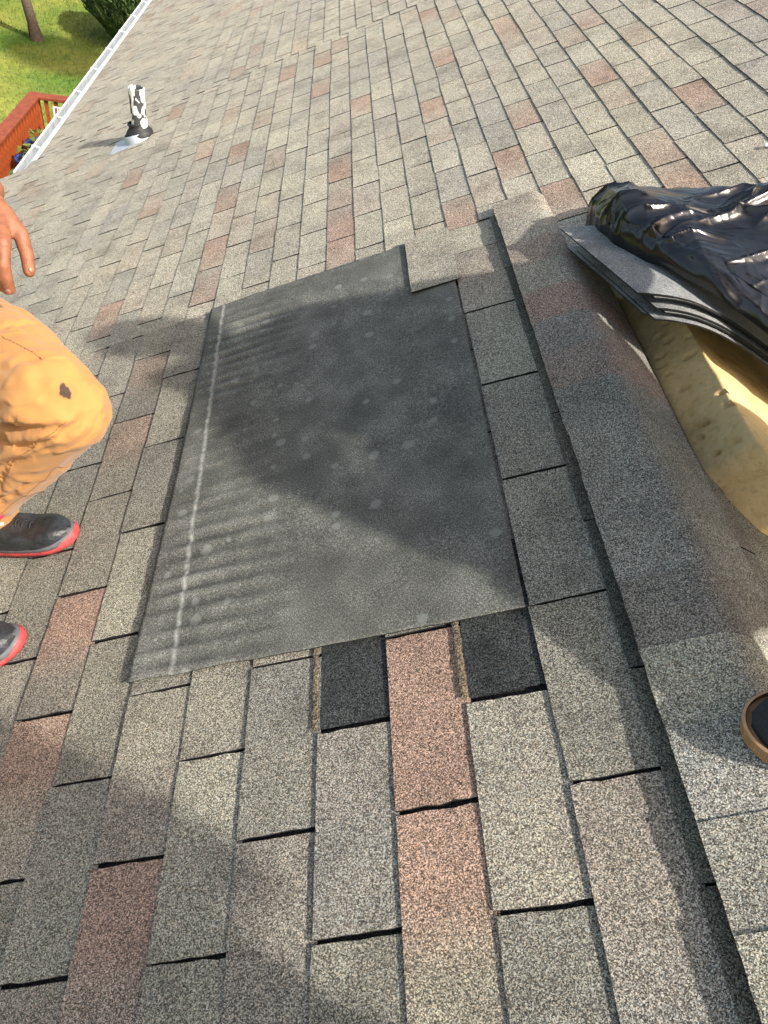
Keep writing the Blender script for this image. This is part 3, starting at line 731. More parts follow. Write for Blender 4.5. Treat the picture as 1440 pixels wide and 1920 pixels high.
# ---------------------------------------------------------------- people
def shoe(root, toe, heel, mats, width=2.0, tall=3.2, ribs=False, name='shoe'):
    """toe/heel: sole points in roof inches. Builds upper, midsole, toe cap band"""
    toe, heel = Vector(toe), Vector(heel); ax = (toe-heel); L = ax.length; ax.normalize()
    up_ = Vector((.1, 0, 1)); sd = up_.cross(ax).normalized(); up_ = ax.cross(sd).normalized()
    def outline(t):       # half width along the foot, t: 0 heel .. 1 toe
        if t < .12: w0 = .72*math.sqrt(max(0, 1-((.12-t)/.12)**2))
        elif t < .72: w0 = .72+.28*math.sin((t-.12)/.6*math.pi/2)
        else: w0 = math.sqrt(max(0, 1-((t-.72)/.28)**2.3))
        return w0*width
    T = [0, .01, .03, .06, .12, .2, .3, .4, .5, .6, .68, .74, .8, .85, .9, .94, .97, .988, 1.0]
    def ring(t, levels):
        out = []
        for (wk, z) in levels: out.append((wk, z))
        return out
    def build(nm, z0f, z1f, grow, m, steps=5, cap=True, inset=0.0):
        vs = []; fs = []; n = len(T); per = []
        pts = [(t, 1) for t in T]+[(t, -1) for t in T[-2:0:-1]]
        for s in range(steps+1):
            f = s/steps
            for (t, sg) in pts:
                z = lerp(z0f(t), z1f(t), f); w_ = outline(t)*grow(f)
                tt = .5+(t-.5)*(1+(grow(f)-1)*.35)
                p = heel+ax*(tt*L)+sd*(sg*w_)+up_*z; vs.append(p*K)
        m_ = len(pts)
        for s in range(steps):
            for i in range(m_): fs.append((s*m_+i, s*m_+(i+1) % m_, (s+1)*m_+(i+1) % m_, (s+1)*m_+i))
        fs.append(tuple(range(m_))[::-1])
        if cap: fs.append(tuple(range(steps*m_, (steps+1)*m_)))
        me = pyd(nm, vs, fs, True); return obj(nm, me, m, root, None)
    so_ = build('sole', lambda t: .0+.25*max(0, t-.8), lambda t: .40+.2*max(0, .5-t)+.35*max(0, t-.8), lambda f: 1.03, mats[0], 2)
    b2 = build('midsole', lambda t: .38+.2*max(0, .5-t)+.3*max(0, t-.8), lambda t: .85+.35*max(0, .5-t)+.35*max(0, t-.8), lambda f: 1.0-.03*f, mats[1], 2)
    def topz(t): return .95+tall*(.42+.58*max(0, min(1, (.62-t)/.45)))-.0 if t < .93 else .95+tall*.42-(t-.93)*9
    # upper: domed rings
    vs = []; fs = []; ss = 9; ts = [i/26 for i in range(27)]
    for t in ts:
        w_ = outline(max(.004, min(.996, t)))*.985
        ztop = tall*(.40+.60*max(0, min(1, (.66-t)/.42)))
        ztop *= max(.12, min(1, (1-t)/.10))**.5*max(.5, min(1, t/.03))
        for a in range(ss+1):
            th = math.pi*a/ss
            ca, sa = math.cos(th), math.sin(th)
            crs = .03*nz(t*40, a*.6)*max(0, 1-abs(t-.68)*6)
            tuck = 1-.25*max(0, sa-.3)*max(0, min(1, (.6-t)/.3))
            vs.append((heel+ax*((.02+.95*t)*L)+sd*(w_*(abs(ca)**.5)*(1 if ca > 0 else -1)*tuck)+up_*(.8+ztop*sa**.8+crs*4))*K)
    for i in range(26):
        for a in range(ss): fs.append((i*(ss+1)+a, (i+1)*(ss+1)+a, (i+1)*(ss+1)+a+1, i*(ss+1)+a+1))
    me = pyd('upper', vs, fs, True); u_ = obj('upper', me, mats[2], root)
    m2 = u_.modifiers.new('s', 'SUBSURF'); m2.levels = 1; m2.render_levels = 1
    if tall > 3.1:
        for i in range(5):
            t = .44+.055*i; p = heel+ax*(t*L); zt = .85+tall*(.40+.60*max(0, min(1, (.66-t)/.42)))+.05
            bm = bmesh.new()
            for q in range(6):
                a0_, a1_ = -1+q/3, -1+(q+1)/3
                tube(bm, (p+sd*(a0_*.75)+ax*(.12*a0_*(1 if i % 2 else -1))+up_*(zt-.55*a0_*a0_))*K, (p+sd*(a1_*.75)+ax*(.12*a1_*(1 if i % 2 else -1))+up_*(zt-.55*a1_*a1_))*K, .085*K, n=6)
            obj('lace', bm_me(bm, 'lace', True), M_RUB, root)
    # toe bumper band
    if len(mats) > 3:
        vs = []; fs = []; pts = [(t, 1) for t in T if t > .89]+[(t, -1) for t in T[::-1] if .89 < t < 1]
        for (t, sg) in pts:
            for z, gw in ((.25, 1.045), (.45, 1.05), (.7, 1.03), (.85, .99)):
                k_ = max(0, (t-.89)/.11)**.5
                vs.append((heel+ax*(.5*L+(t-.5)*L*(1+(gw-1)*.4))+sd*(sg*outline(t)*gw)+up_*(.3+(z-.3)*k_))*K)
        for i in range(len(pts)-1):
            for j in range(3): fs.append((4*i+j, 4*i+j+1, 4*i+j+5, 4*i+j+4))
        obj('toe_bumper', pyd('toe_bumper', vs, fs, True), mats[3], root)
    if ribs:              # grooved gum sidewall
        vs = []; fs = []
        n_r = 150; path = []
        for i in range(600):
            t = i/599; path.append((t, 1))
        pl = [heel+ax*(t*L)+sd*(outline(t)*1.02) for t, _ in path]+[heel+ax*(t*L)-sd*(outline(t)*1.02) for t, _ in path[::-1]]
        # resample by arc length
        d_ = [0]
        for p_, q_ in zip(pl, pl[1:]): d_.append(d_[-1]+(q_-p_).length)
        tot = d_[-1]; m__ = int(tot/.035); k_ = 0
        for i in range(m__):
            x = i/m__*tot
            while d_[k_+1] < x: k_ += 1
            f = (x-d_[k_])/max(1e-6, d_[k_+1]-d_[k_]); p = pl[k_].lerp(pl[k_+1], f)
            dr = (pl[min(k_+3, len(pl)-1)]-pl[max(0, k_-2)]); nr = dr.cross(up_).normalized()
            if (p-(heel+ax*L*.5)).dot(nr) < 0: nr = -nr
            rib = .045*(1 if (i % 4) < 2 else 0)
            for z, o_ in ((.02, 0.02), (.15, rib+.04), (.90, rib+.04), (.98, .10), (1.14, .08), (1.2, -.06)): vs.append((p+nr*o_+up_*z)*K)
        for i in range(m__):
            for j in range(5): fs.append((6*i+j, 6*i+j+1, 6*((i+1) % m__)+j+1, 6*((i+1) % m__)+j))
        obj('sidewall', pyd('sidewall', vs, fs, False), mats[0], root)

# --- the worker at the left
wk = empty('person', ROOF @ Matrix.Translation(Vector((-38, 33, 0))*K))
wk_off = Matrix.Translation(-Vector((-38, 33, 0))*K)
tag(wk, 'person in orange work trousers and black shoes squatting left of the underlay', 'person')
inner = wk
def wadd(name, me, m): return obj(name, me, m, wk, wk_off)
hipR, kneeR, ankR = (-37, 46, 17.5), (-20.6, 30.4, 15.2), (-37.6, 33.2, 4.6)
hipL, kneeL, ankL = (-41, 39, 16), (-50, 24, 22), (-43, 17.6, 4.2)
shR, shL, neck, head = (-33.5, 49, 36), (-44, 37, 36), (-40, 44, 39), (-38, 43.5, 46)
hand_w = (-22.0, 40.2, 27.0)
body = [
    ((-39, 43, 18), 5.6, (-39.5, 43.5, 27), 5.2), ((-39.5, 43.5, 27), 5.2, (-39, 43.5, 33.5), 5.8),
    (shR, 2.7, shL, 2.7), (neck, 2.2, head, 2.3), ((-37.8, 43.4, 45.5), 3.5, (-37.2, 43.2, 47.8), 3.7), ((-34.6, 42.6, 46.2), .55, (-33.9, 42.4, 45.4), .75),
    ((-37.5, 46.8, 46.5), .6, (-37.8, 46.9, 47.3), .7), ((-37.5, 39.6, 46.5), .6, (-37.8, 39.5, 47.3), .7),
    (hipR, 3.4, kneeR, 1.7), (kneeR, 1.7, ankR, 1.4), (ankR, 1.4, (-35.5, 32.8, 1.9), 1.1),
    (hipL, 3.6, kneeL, 2.5), (kneeL, 2.2, ankL, 1.5), (ankL, 1.4, (-40, 18.0, 1.9), 1.1),
    (shR, 2.2, (-28.5, 50, 28), 1.7), ((-28.5, 50, 28), 1.75, (-22.4, 42.6, 27.2), 1.25), ((-22.4, 42.6, 27.2), 1.2, (-22.2, 40.0, 27.0), 1.2),
    (shL, 2.2, (-47, 33, 28), 1.7), ((-47, 33, 28), 1.7, (-44.5, 26, 24), 1.2)]
# right hand: palm and five fingers hanging over the knee, fingertips pointing towards the feet of the picture
def hand(w0, fwd_, acr, nrm, sc=1.0, curl=.5):
    w0, f, a, n = Vector(w0), Vector(fwd_).normalized(), Vector(acr).normalized(), Vector(nrm).normalized()
    caps = []
    # palm as four tapering metacarpals
    roots = []
    for i, (o_, l_) in enumerate(((-1.25, 3.35), (-.42, 3.55), (.42, 3.45), (1.2, 3.15))):
        base = w0+a*(o_*.62*sc)+f*.2*sc; kn = w0+a*(o_*1.02*sc)+f*(l_*sc)+n*(.25-.12*abs(i-1.4))*sc
        caps.append((base, .62*sc, kn, .50*sc)); roots.append(kn)
    caps.append((w0+f*1.2*sc-a*.6*sc-n*.15*sc, .72*sc, w0+f*2.6*sc-a*.8*sc-n*.15*sc, .62*sc)); caps.append((w0+f*1.2*sc+a*.6*sc-n*.15*sc, .66*sc, w0+f*2.6*sc+a*.8*sc-n*.15*sc, .58*sc))
    tips = []
    for i, (k_, ln, cu, sp) in enumerate(zip(roots, (2.85, 3.2, 3.0, 2.3), (curl*.75, curl*1.2, curl*1.5, curl*1.7), (.22, .10, -.02, -.06))):
        p = k_; d = (f+a*sp).normalized(); r_ = (.46, .46, .44, .40)[i]*sc
        ang = 0
        for j, part in enumerate((.45, .30, .25)):
            ang += cu*(.5, .75, .5)[j]
            dd = (d*math.cos(ang)-n*math.sin(ang)).normalized(); q_ = p+dd*(ln*part*sc)
            caps.append((p, r_, q_, r_*.93)); p, r_ = q_, r_*.93
        tips.append((p, dd, n*math.cos(ang)+d*math.sin(ang), r_))
    tb = w0+f*.7*sc-a*1.0*sc-n*.25*sc
    t1 = tb+(f*.72-a*.62-n*.45).normalized()*1.75*sc; t2 = t1+(f*.9-a*.12-n*.55).normalized()*1.3*sc; t3 = t2+(f*.98+a*.05-n*.4).normalized()*1.0*sc
    caps += [(tb, .72*sc, t1, .5*sc), (t1, .5*sc, t2, .45*sc), (t2, .45*sc, t3, .40*sc)]
    tips.append((t3, (t3-t2).normalized(), (-a*.6+n*.5).normalized(), .4*sc))
    return caps, tips
HF = (-.05, -.86, -.50); HA = (-.86, .08, .02); HN = (.32, -.35, .86)
hc, tips = hand((-21.7, 40.0, 27.0), HF, HA, HN, 1.2, .95)
body += hc
hl, _ = hand((-44.5, 26, 24), (.3, -.7, -.5), (.8, .3, 0), (0, 0, 1), 1.0, .5); body += hl
def skin_d(c, n): return .02*nz(c[0]*2.2, c[1]*2.2, c[2]*2.2)
wbody = blob('body', body, .17, 4, disp=skin_d)
wadd('body', wbody, M_SKIN)
for (p, d_, n_, r_) in tips:
    bm = bmesh.new(); zax = n_.normalized(); xax = d_.normalized(); yax = zax.cross(xax).normalized(); zax = xax.cross(yax)
    Mx = Matrix((xax, yax, zax)).transposed().to_4x4()
    bmesh.ops.create_uvsphere(bm, u_segments=12, v_segments=8, radius=1, matrix=Matrix.Translation((p+zax*r_*.82-xax*r_*.15)*K) @ Mx @ Matrix.Diagonal((.26*K, .22*K, .10*K, 1)))
    wadd('fingernail', bm_me(bm, 'fingernail', True), M_NAIL)
# trousers with folds
def fold(c, n):
    x, y, z = c
    k = Vector(kneeR); dk = math.sqrt((x-k[0])**2+(y-k[1])**2+(z-k[2])**2)
    # folds fan out from the bend behind the knee
    rx, ry = x+30, y-34
    ang = math.atan2(z-11+.2*(y-34), x+31)
    r0 = math.sqrt((x+31)**2+(z-11)**2)
    s = math.sin(ang*9+1.6*nz(x*.1, y*.1, z*.1)+.15*r0)
    a_ = math.exp(-((r0-6.5)/4.5)**2)
    big = .28*nz(x*.12, y*.14, z*.12)+.08*nz(x*.4, y*.5, z*.33)
    # long taut pulls along the thigh and pinched creases behind the knee
    l1 = max(0, 1-abs(nz(x*.05+3, y*.42, z*.32))*7); l2 = max(0, 1-abs(nz(x*.16+9, y*.5+x*.2, z*.3))*6)
    low = max(0, min(1, (14-z)/5))
    return big+a_*(.14*(max(0, s)**2)-.05)-.10*l1*(1-low)
tr = [((-39, 43.5, 16), 6.6, (-39.3, 43.5, 21), 5.9), (hipR, 4.9, (-28, 38, 16.2), 4.5), ((-28, 38, 16.2), 4.5, (-22.3, 31.6, 15.0), 3.65), ((-22.3, 31.6, 15.0), 3.6, (-21.6, 30.9, 13.6), 3.55),
      ((-22.2, 31.2, 13.4), 3.5, (-29, 32.3, 9.6), 3.15), ((-29, 32.3, 9.6), 3.15, (-36.6, 33.6, 6.6), 3.0), ((-36.6, 33.6, 6.6), 3.1, (-38.2, 33.8, 4.6), 3.1),
      (hipL, 4.8, kneeL, 3.6), (kneeL, 3.6, (-44.5, 18.0, 5.0), 2.9)]
stain_p = Vector((-18.9, 29.6, 16.9))
M_TR = cloth('orange_work_cloth', (.49, .235, .075), (tuple(stain_p*K), (.3, .2, .25), (.40*K, .62*K, 2.9*K)))
trm = blob('trousers', tr, .22, 5, disp=fold)
from mathutils.bvhtree import BVHTree
from mathutils.kdtree import KDTree
bmx = bmesh.new(); bmx.from_mesh(trm); tree = BVHTree.FromBMesh(bmx)
CREASES = [([(-28.44, 31.74, 14.5), (-25.31, 30.17, 14.5), (-22.69, 28.26, 14.5), (-20.5, 26.58, 14.5)], 0.55, 0.5), ([(-26.92, 33.1, 17), (-22.89, 31.34, 17.5), (-20.57, 31.59, 17.5), (-19.19, 31.74, 17.5)], 0.2, 0.5), ([(-27.11, 35.7, 18), (-24.15, 35.73, 18.5), (-22.65, 37.26, 18.5)], 0.2, 0.45), ([(-27.56, 41.08, 20), (-24.29, 39.77, 19.5), (-20.61, 35.98, 19)], 0.15, 0.45), ([(-26.24, 32.12, 15.5), (-23.88, 30.02, 15), (-21.72, 27.46, 14.5), (-20.45, 27.17, 14.5)], 0.35, 0.4), ([(-25.44, 28.63, 13), (-21.83, 27.74, 13.5), (-18.9, 27.02, 14), (-17.12, 26.8, 14.5)], 0.5, 0.5), ([(-30.9, 30.68, 11), (-27.41, 29.45, 11.5), (-23.55, 27.76, 12.5), (-20.54, 27.0, 13)], 0.28, 0.45), ([(-32.73, 31.16, 9), (-30.94, 30.13, 8), (-28.07, 28.77, 9)], 0.35, 0.4), ([(-29.39, 31.31, 12.5), (-26.46, 30.09, 13), (-23.96, 28.66, 13)], 0.4, 0.4), ([(-21.25, 28.19, 17), (-18.15, 26.77, 17.5), (-16.09, 26.0, 17)], 0.12, 0.5), ([(-34.97, 32.1, 6), (-30.63, 30.71, 9), (-28.13, 30.39, 11)], 0.25, 0.35)]
for pts_, dep, wid_ in CREASES:          # folds pressed into the cloth, each with a soft lip above it
    sm = []
    for a_, b_ in zip(pts_, pts_[1:]):
        for q_ in range(16): sm.append(tree.find_nearest(Vector(a_).lerp(Vector(b_), q_/16)*K)[0]/K)
    kd = KDTree(len(sm))
    for i_, p_ in enumerate(sm): kd.insert(p_, i_)
    kd.balance(); n_ = len(sm)
    for v in bmx.verts:
        c = v.co/K; p_, i_, d_ = kd.find(c)
        if d_ > 3*wid_+1: continue
        tp = math.sin(math.pi*min(1, max(.0, (i_+3)/(n_+5))))**.5; sd_ = c.z-p_.z+.3*(c.y-p_.y)
        f_ = -math.exp(-(d_/wid_/.6)**2)+.55*math.exp(-((d_-wid_*1.5)/wid_)**2)*(1 if sd_ > 0 else .25)
        v.co += v.normal*dep*f_*tp*K
bmx.to_mesh(trm); bmx.free(); trm.update()
wadd('trousers', trm, M_TR)
from mathutils.bvhtree import BVHTree
bmx = bmesh.new(); bmx.from_mesh(trm); tree = BVHTree.FromBMesh(bmx)
for line in ([(-38, 43, 11.5), (-32, 37.5, 11), (-27, 33, 10), (-24, 28.5, 10), (-26, 27, 7.5), (-31, 28.5, 6), (-36, 30, 4.5)], [(-38, 46, 24), (-31, 41, 21.5), (-25, 35, 19.5), (-20, 31, 18.5)], [(-36, 28, 9), (-31, 27, 10.5), (-27, 26, 12.5), (-22, 26, 14), (-19, 27, 15)]):
    pp = []
    for a_, b_ in zip(line, line[1:]):
        for q_ in range(14):
            h_ = tree.find_nearest(Vector(a_).lerp(Vector(b_), q_/14)*K); pp.append(h_[0]+h_[1]*.02*K)
    for _ in range(12): pp = [pp[0]]+[(x_+y_*2+z_)/4 for x_, y_, z_ in zip(pp, pp[1:], pp[2:])]+[pp[-1]]
    pp = [(lambda h_: h_[0]+h_[1]*.0*K)(tree.find_nearest(p_)) for p_ in pp]
    bm = bmesh.new()
    for a_, b_ in zip(pp, pp[1:]):
        if (b_-a_).length > 1e-5: tube(bm, a_, b_, .036*K, n=5)
    wadd('seam', bm_me(bm, 'seam', True), M_SEAM)
bmx.free()
shirt = blob('shirt', [((-39.3, 43.5, 21), 6.3, (-39.5, 43.5, 34), 6.3), (shR, 3.4, shL, 3.4), (shR, 3.0, (-30.5, 49.8, 31), 2.7), (shL, 3.0, (-46, 34, 31), 2.7)], .35, 4)
wadd('shirt', shirt, M_CLOTHD)
hair = blob('hair', [((-38.6, 43.5, 47.8), 3.85, (-38.3, 43.4, 48.4), 3.8), ((-39.8, 43.6, 46), 3.1, (-39.4, 43.5, 47), 3.3)], .3, 2); wadd('hair', hair, M_HAIR)
for (t_, h_, dz) in (((-29.6, 30.9, .55), (-41.2, 33.6, .6), 0), ((-31.6, 20.2, .5), (-43.4, 17.4, .5), 0)):
    sr = empty('shoe'); sr.parent = wk; sr.matrix_local = wk_off
    shoe(sr, t_, h_, [M_RED, M_GREYR, M_SHOE, M_RED], 2.05, 3.4)
    del sr
# red lace loop and white tag over the right shoe
bm = bmesh.new()
pts = [Vector(p)*K for p in ((-33.6, 31.7, 5.9), (-34.2, 31.0, 5.5), (-35.2, 30.2, 5.3), (-36.4, 29.4, 4.9), (-37.6, 29.2, 5.0))]
for a, b in zip(pts, pts[1:]): tube(bm, a, b, .3*K, n=8)
wadd('sock', bm_me(bm, 'sock', True), M_SOCK)
bm = bmesh.new(); tube(bm, Vector((-35.6, 29.7, 5.4))*K, Vector((-33.9, 30.0, 5.2))*K, .14*K, n=6); wadd('shoe_tag', bm_me(bm, 'shoe_tag'), M_WTAG)

# --- the person over the ridge, whose shoe shows at the right edge
pa = empty('person', ROOF @ Matrix.Translation(Vector((34, -4, -14))*K)); pa_off = Matrix.Translation(-Vector((34, -4, -14))*K)
tag(pa, 'person crouching over the ridge, one dark shoe with tan rubber sole on the cap', 'person')
def aadd(n_, me, m): return obj(n_, me, m, pa, pa_off)
A_ank = (29.6, -3.2, 2.2)
A_kn, A_hip = (39.5, -1, 11), (47, 6, 3)
bodyA = [((47, 5, 5), 5.2, (45, 13, 13), 4.9), ((45, 13, 13), 4.9, (42, 20, 22), 5.1), ((38, 22, 25), 2.7, (46, 18, 26), 2.7), ((41, 24, 25), 2.2, (40, 28, 28), 2.3), ((39.5, 28.5, 29), 3.5, (39, 30, 30), 3.6),
         ((38, 33.4, 29), .5, (37.8, 33.9, 28.2), .7), ((38, 22, 25), 2.1, (37, 33, 19.5), 1.7), ((37, 33, 19.5), 1.7, (39.5, 40, 9.5), 1.2), ((46, 17, 27), 2.1, (44.5, 4, 23), 1.7), ((44.5, 4, 23), 1.6, (41, -1.5, 14), 1.2),
         (A_hip, 3.8, A_kn, 2.6), (A_kn, 2.5, A_ank, 1.7), (A_ank, 1.7, (24, -1, 1.6), 1.5), ((49, 9, 1), 3.8, (42, 22, -2), 2.6), ((42, 22, -2), 2.5, (52, 12, -16), 1.7), ((52, 12, -16), 1.6, (53, 9, -19), 1.5)]
hA, _ = hand((39.5, 40, 9.5), (.5, .3, -.7), (-.9, .1, 0), (.1, .6, .7), 1.0, .5); bodyA += hA
hA, _ = hand((41, -1.5, 14), (-.2, -.3, -.8), (.9, .1, 0), (.1, .6, .7), 1.0, .5); bodyA += hA
aadd('body', blob('body', bodyA, .22, 3), M_SKIN)
aadd('trousers', blob('trousers', [((47, 6, 4), 6.2, (46, 8, 8), 5.7), (A_hip, 4.8, A_kn, 3.5), (A_kn, 3.4, (31, -2.6, 5.0), 2.6), ((49, 9, 1), 4.8, (42, 22, -2), 3.9), ((42, 22, -2), 3.7, (51.5, 12.5, -15), 2.7)], .35, 4, disp=lambda c, n: .3*nz(c[0]*.3, c[1]*.3, c[2]*.3)), M_CLOTHD)
aadd('jacket', blob('jacket', [((46, 7, 8), 6.0, (45, 13, 13), 5.6), ((45, 13, 13), 5.6, (42, 20, 22), 5.9), ((38, 22, 25), 3.4, (46, 18, 26), 3.2), ((38, 22, 25), 2.9, (37, 33, 19.5), 2.4), ((37, 33, 19.5), 2.4, (39, 39, 11), 1.9), ((46, 17, 27), 2.9, (44.5, 4, 23), 2.4), ((44.5, 4, 23), 2.3, (41.6, -.4, 15.8), 1.8),
     ((42.5, 4, 10.5), 3.9, (42, 11, 15), 4.4), ((43.5, 3.5, 14.5), 3.0, (43, 7, 17), 2.6), ((45, 13, 13), 6.3, (42.5, 19, 20), 6.3), ((44, 14, 11), 5.0, (41.5, 24, 12), 4.8), ((41.5, 24, 12), 4.6, (40, 31, 13), 4.0), ((40, 31, 13), 4.0, (40, 36, 10), 2.6), ((42, 22, 16), 5.0, (40, 31, 19), 4.2), ((44, 12, 6), 4.2, (42, 26, 7), 3.6)], .35, 4, disp=lambda c, n: .3*nz(c[0]*.3, c[1]*.3, c[2]*.3)), M_CLOTHG)  # extra unseen lobes, shaped to throw shade on the ridge cap and underlay
aadd('hair', blob('hair', [((40.2, 28, 30.4), 3.85, (39.8, 29.3, 31.2), 3.75)], .3, 2), M_HAIR)
sr = empty('shoe'); sr.parent = pa; sr.matrix_local = pa_off
shoe(sr, (19.35, .85, 1.35), (30.4, -3.6, .2), [M_GUM, M_GUM, M_NAVY], 2.1, 3.2, ribs=True)
sr = empty('shoe'); sr.parent = pa; sr.matrix_local = pa_off
shoe(sr, (52, 9, -21.5), (60, 3, -30), [M_GUM, M_GUM, M_NAVY], 2.1, 3.2)

# --- a person standing behind, on the other slope: their shadow falls over the bottom left
pb = empty('person', ROOF @ Matrix.Translation(Vector((30, -42, -12))*K)); pb_off = Matrix.Translation(-Vector((30, -42, -12))*K)
tag(pb, 'person standing behind the camera whose shadow darkens the bottom left shingles', 'person')
def G(h, a=0, b=0): return Vector((30+.447*h+a*.894, -42.8+b, -12+.894*h-a*.447))
bodyB = [(G(38), 5.4, G(47), 5.2), (G(47), 5.2, G(55), 5.9), (G(57, 0, -6.5), 2.7, G(57, 0, 6.5), 2.7), (G(60), 2.2, G(63), 2.3), (G(65), 3.5, G(67.5), 3.7), (G(65.5, -3.6), .5, G(64.8, -4.1), .7),
         (G(57, 0, 6.8), 2.2, G(46, 1, 8.2), 1.8), (G(46, 1, 8.2), 1.8, G(40, -8, 7), 1.3), (G(57, 0, -6.8), 2.2, G(46, 1, -9), 1.8), (G(46, 1, -9), 1.8, G(37, -3, -9), 1.3),
         (G(36, 0, -3.5), 3.9, G(19, 0, -4), 2.7), (G(19, 0, -4), 2.6, G(3.5, 0, -4.5), 1.7), (G(36, 0, 3.5), 3.9, G(19, 0, 4), 2.7), (G(19, 0, 4), 2.6, G(3.5, 0, 4.5), 1.7),
         (G(3, 0, -4.5), 1.6, G(1.8, -6, -4.5), 1.4), (G(3, 0, 4.5), 1.6, G(1.8, -6, 4.5), 1.4)]
for a_, b_ in (((40, -8, 7)), ((37, -3, -9))) and ((G(40, -8, 7), 1), (G(37, -3, -9), -1)):
    hB, _ = hand(a_, (-.6, 0, -.5), (0, b_, 0), (-.4, 0, .8), 1.0, .5); bodyB += hB
def badd(n_, me, m): return obj(n_, me, m, pb, pb_off)
badd('body', blob('body', bodyB, .25, 3), M_SKIN)
badd('trousers', blob('trousers', [(G(37), 6.3, G(40), 6.0), (G(36, 0, -3.5), 4.6, G(19, 0, -4), 3.5), (G(19, 0, -4), 3.5, G(4.5, 0, -4.5), 2.8), (G(36, 0, 3.5), 4.6, G(19, 0, 4), 3.5), (G(19, 0, 4), 3.5, G(4.5, 0, 4.5), 2.8)], .4, 3), M_CLOTHD)
badd('jacket', blob('jacket', [(G(38), 6.3, G(47), 6.1), (G(47), 6.1, G(54.5), 6.6), (G(57, 0, -6.5), 3.4, G(57, 0, 6.5), 3.4), (G(57, 0, 6.8), 3.0, G(46, 1, 8.2), 2.5), (G(46, 1, 8.2), 2.5, G(41, -7, 7.2), 2.0), (G(57, 0, -6.8), 3.0, G(46, 1, -9), 2.5), (G(46, 1, -9), 2.5, G(38, -3, -9), 2.0)], .4, 3), M_CLOTHG)
badd('hair', blob('hair', [(G(67.3, .8), 3.9, G(68.2, .6), 3.8)], .3, 2), M_HAIR)
for b_ in (-4.5, 4.5):
    sr = empty('shoe'); sr.parent = pb; sr.matrix_local = pb_off
    shoe(sr, G(1.2, -9, b_), G(-1.6, 2, b_), [M_GUM, M_GUM, M_NAVY], 1.9, 3.0)

# ---------------------------------------------------------------- deck below the eave
dk = empty('deck', Matrix.Translation((-3.55, 9.57, 0))); tag(dk, 'red stained wooden deck with balustrade below the gutter', 'deck')
DX, DY = -3.62, 9.80; RZ, FZ = 1.5, .90
def dadd(n_, me, m): 
    o = obj(n_, me, m, dk); o.matrix_local = Matrix.Translation((3.55, -9.57, 0)); return o
for i in range(10): dadd('floor_board', boxme('floor_board', (DX+.02+i*.142, 4.5, FZ-.04), (DX+.02+i*.142+.136, DY, FZ), .003), M_WOOD)
dadd('joist_skirt', boxme('joist_skirt', (DX-.03, 4.5, .1), (DX+.01, DY+.03, FZ-.05)), M_WOOD)
dadd('top_rail', boxme('top_rail', (DX-.08, 4.5, RZ-.04), (DX+.07, DY+.08, RZ), .006), M_WOODT)
dadd('top_rail', boxme('top_rail', (DX+.07, DY-.07, RZ-.042), (-1.9, DY+.08, RZ-.002), .006), M_WOODT)
dadd('lower_rail', boxme('lower_rail', (DX-.02, 4.5, FZ+.06), (DX+.02, DY-.03, FZ+.13)), M_WOOD)
dadd('lower_rail', boxme('lower_rail', (DX+.05, DY-.02, FZ+.06), (-1.9, DY+.02, FZ+.13)), M_WOOD)
bal = boxme('baluster', (-.019, -.019, FZ+.02), (.019, .019, RZ-.045))
bal.materials.append(M_WOOD)
for i in range(1, 44): 
    o = obj('baluster', bal, None, dk); o.matrix_local = Matrix.Translation((3.55+DX+.025, -9.57+DY-.02-.105*i, 0))
for i in range(1, 15):
    o = obj('baluster', bal, None, dk); o.matrix_local = Matrix.Translation((3.55+DX+.02+.115*i, -9.57+DY-.025, 0))
for (x, y) in ((DX, DY), (DX, DY-1.9), (DX, DY-3.8), (-2.1, DY)):
    dadd('post', boxme('post', (x-.045, y-.045, 0), (x+.045, y+.045, RZ-.045), .004), M_WOOD)
# pots along the rail
def pot(x, y, z0, r, h, label, cat='plant pot', leafc=M_PLANT, nl=60, seed=1):
    p = empty('plant_pot', Matrix.Translation((x, y, z0))); tag(p, label, cat)
    obj('pot', lathe('pot', [(r*.62, 0), (r*.8, h*.3), (r*.97, h*.75), (r*1.0, h*.92), (r*1.1, h*.94), (r*1.1, h), (r*.92, h), (r*.9, h*.85), (.001, h*.84)], 28), M_BLUE, p)
    bm = bmesh.new(); bmesh.ops.create_circle(bm, cap_ends=True, segments=24, radius=r*.9, matrix=Matrix.Translation((0, 0, h*.88))); obj('soil', bm_me(bm, 'soil'), M_SOIL, p)
    rg = random.Random(seed); bm = bmesh.new()
    for i in range(7):
        a = rg.uniform(0, 6.28); q = rg.uniform(.1, .65)*r
        bmesh.ops.create_icosphere(bm, subdivisions=1, radius=r*.2, matrix=Matrix.Translation((q*math.cos(a), q*math.sin(a), h*.93)) @ Matrix.Diagonal((1, .8, .6, 1)))
    obj('pebbles', bm_me(bm, 'pebbles'), M_STONE, p)
    obj('plant', leafball(nl, (0, 0, h*1.12), (r*.8, r*.8, h*.28), .05, seed), leafc, p)
    return p
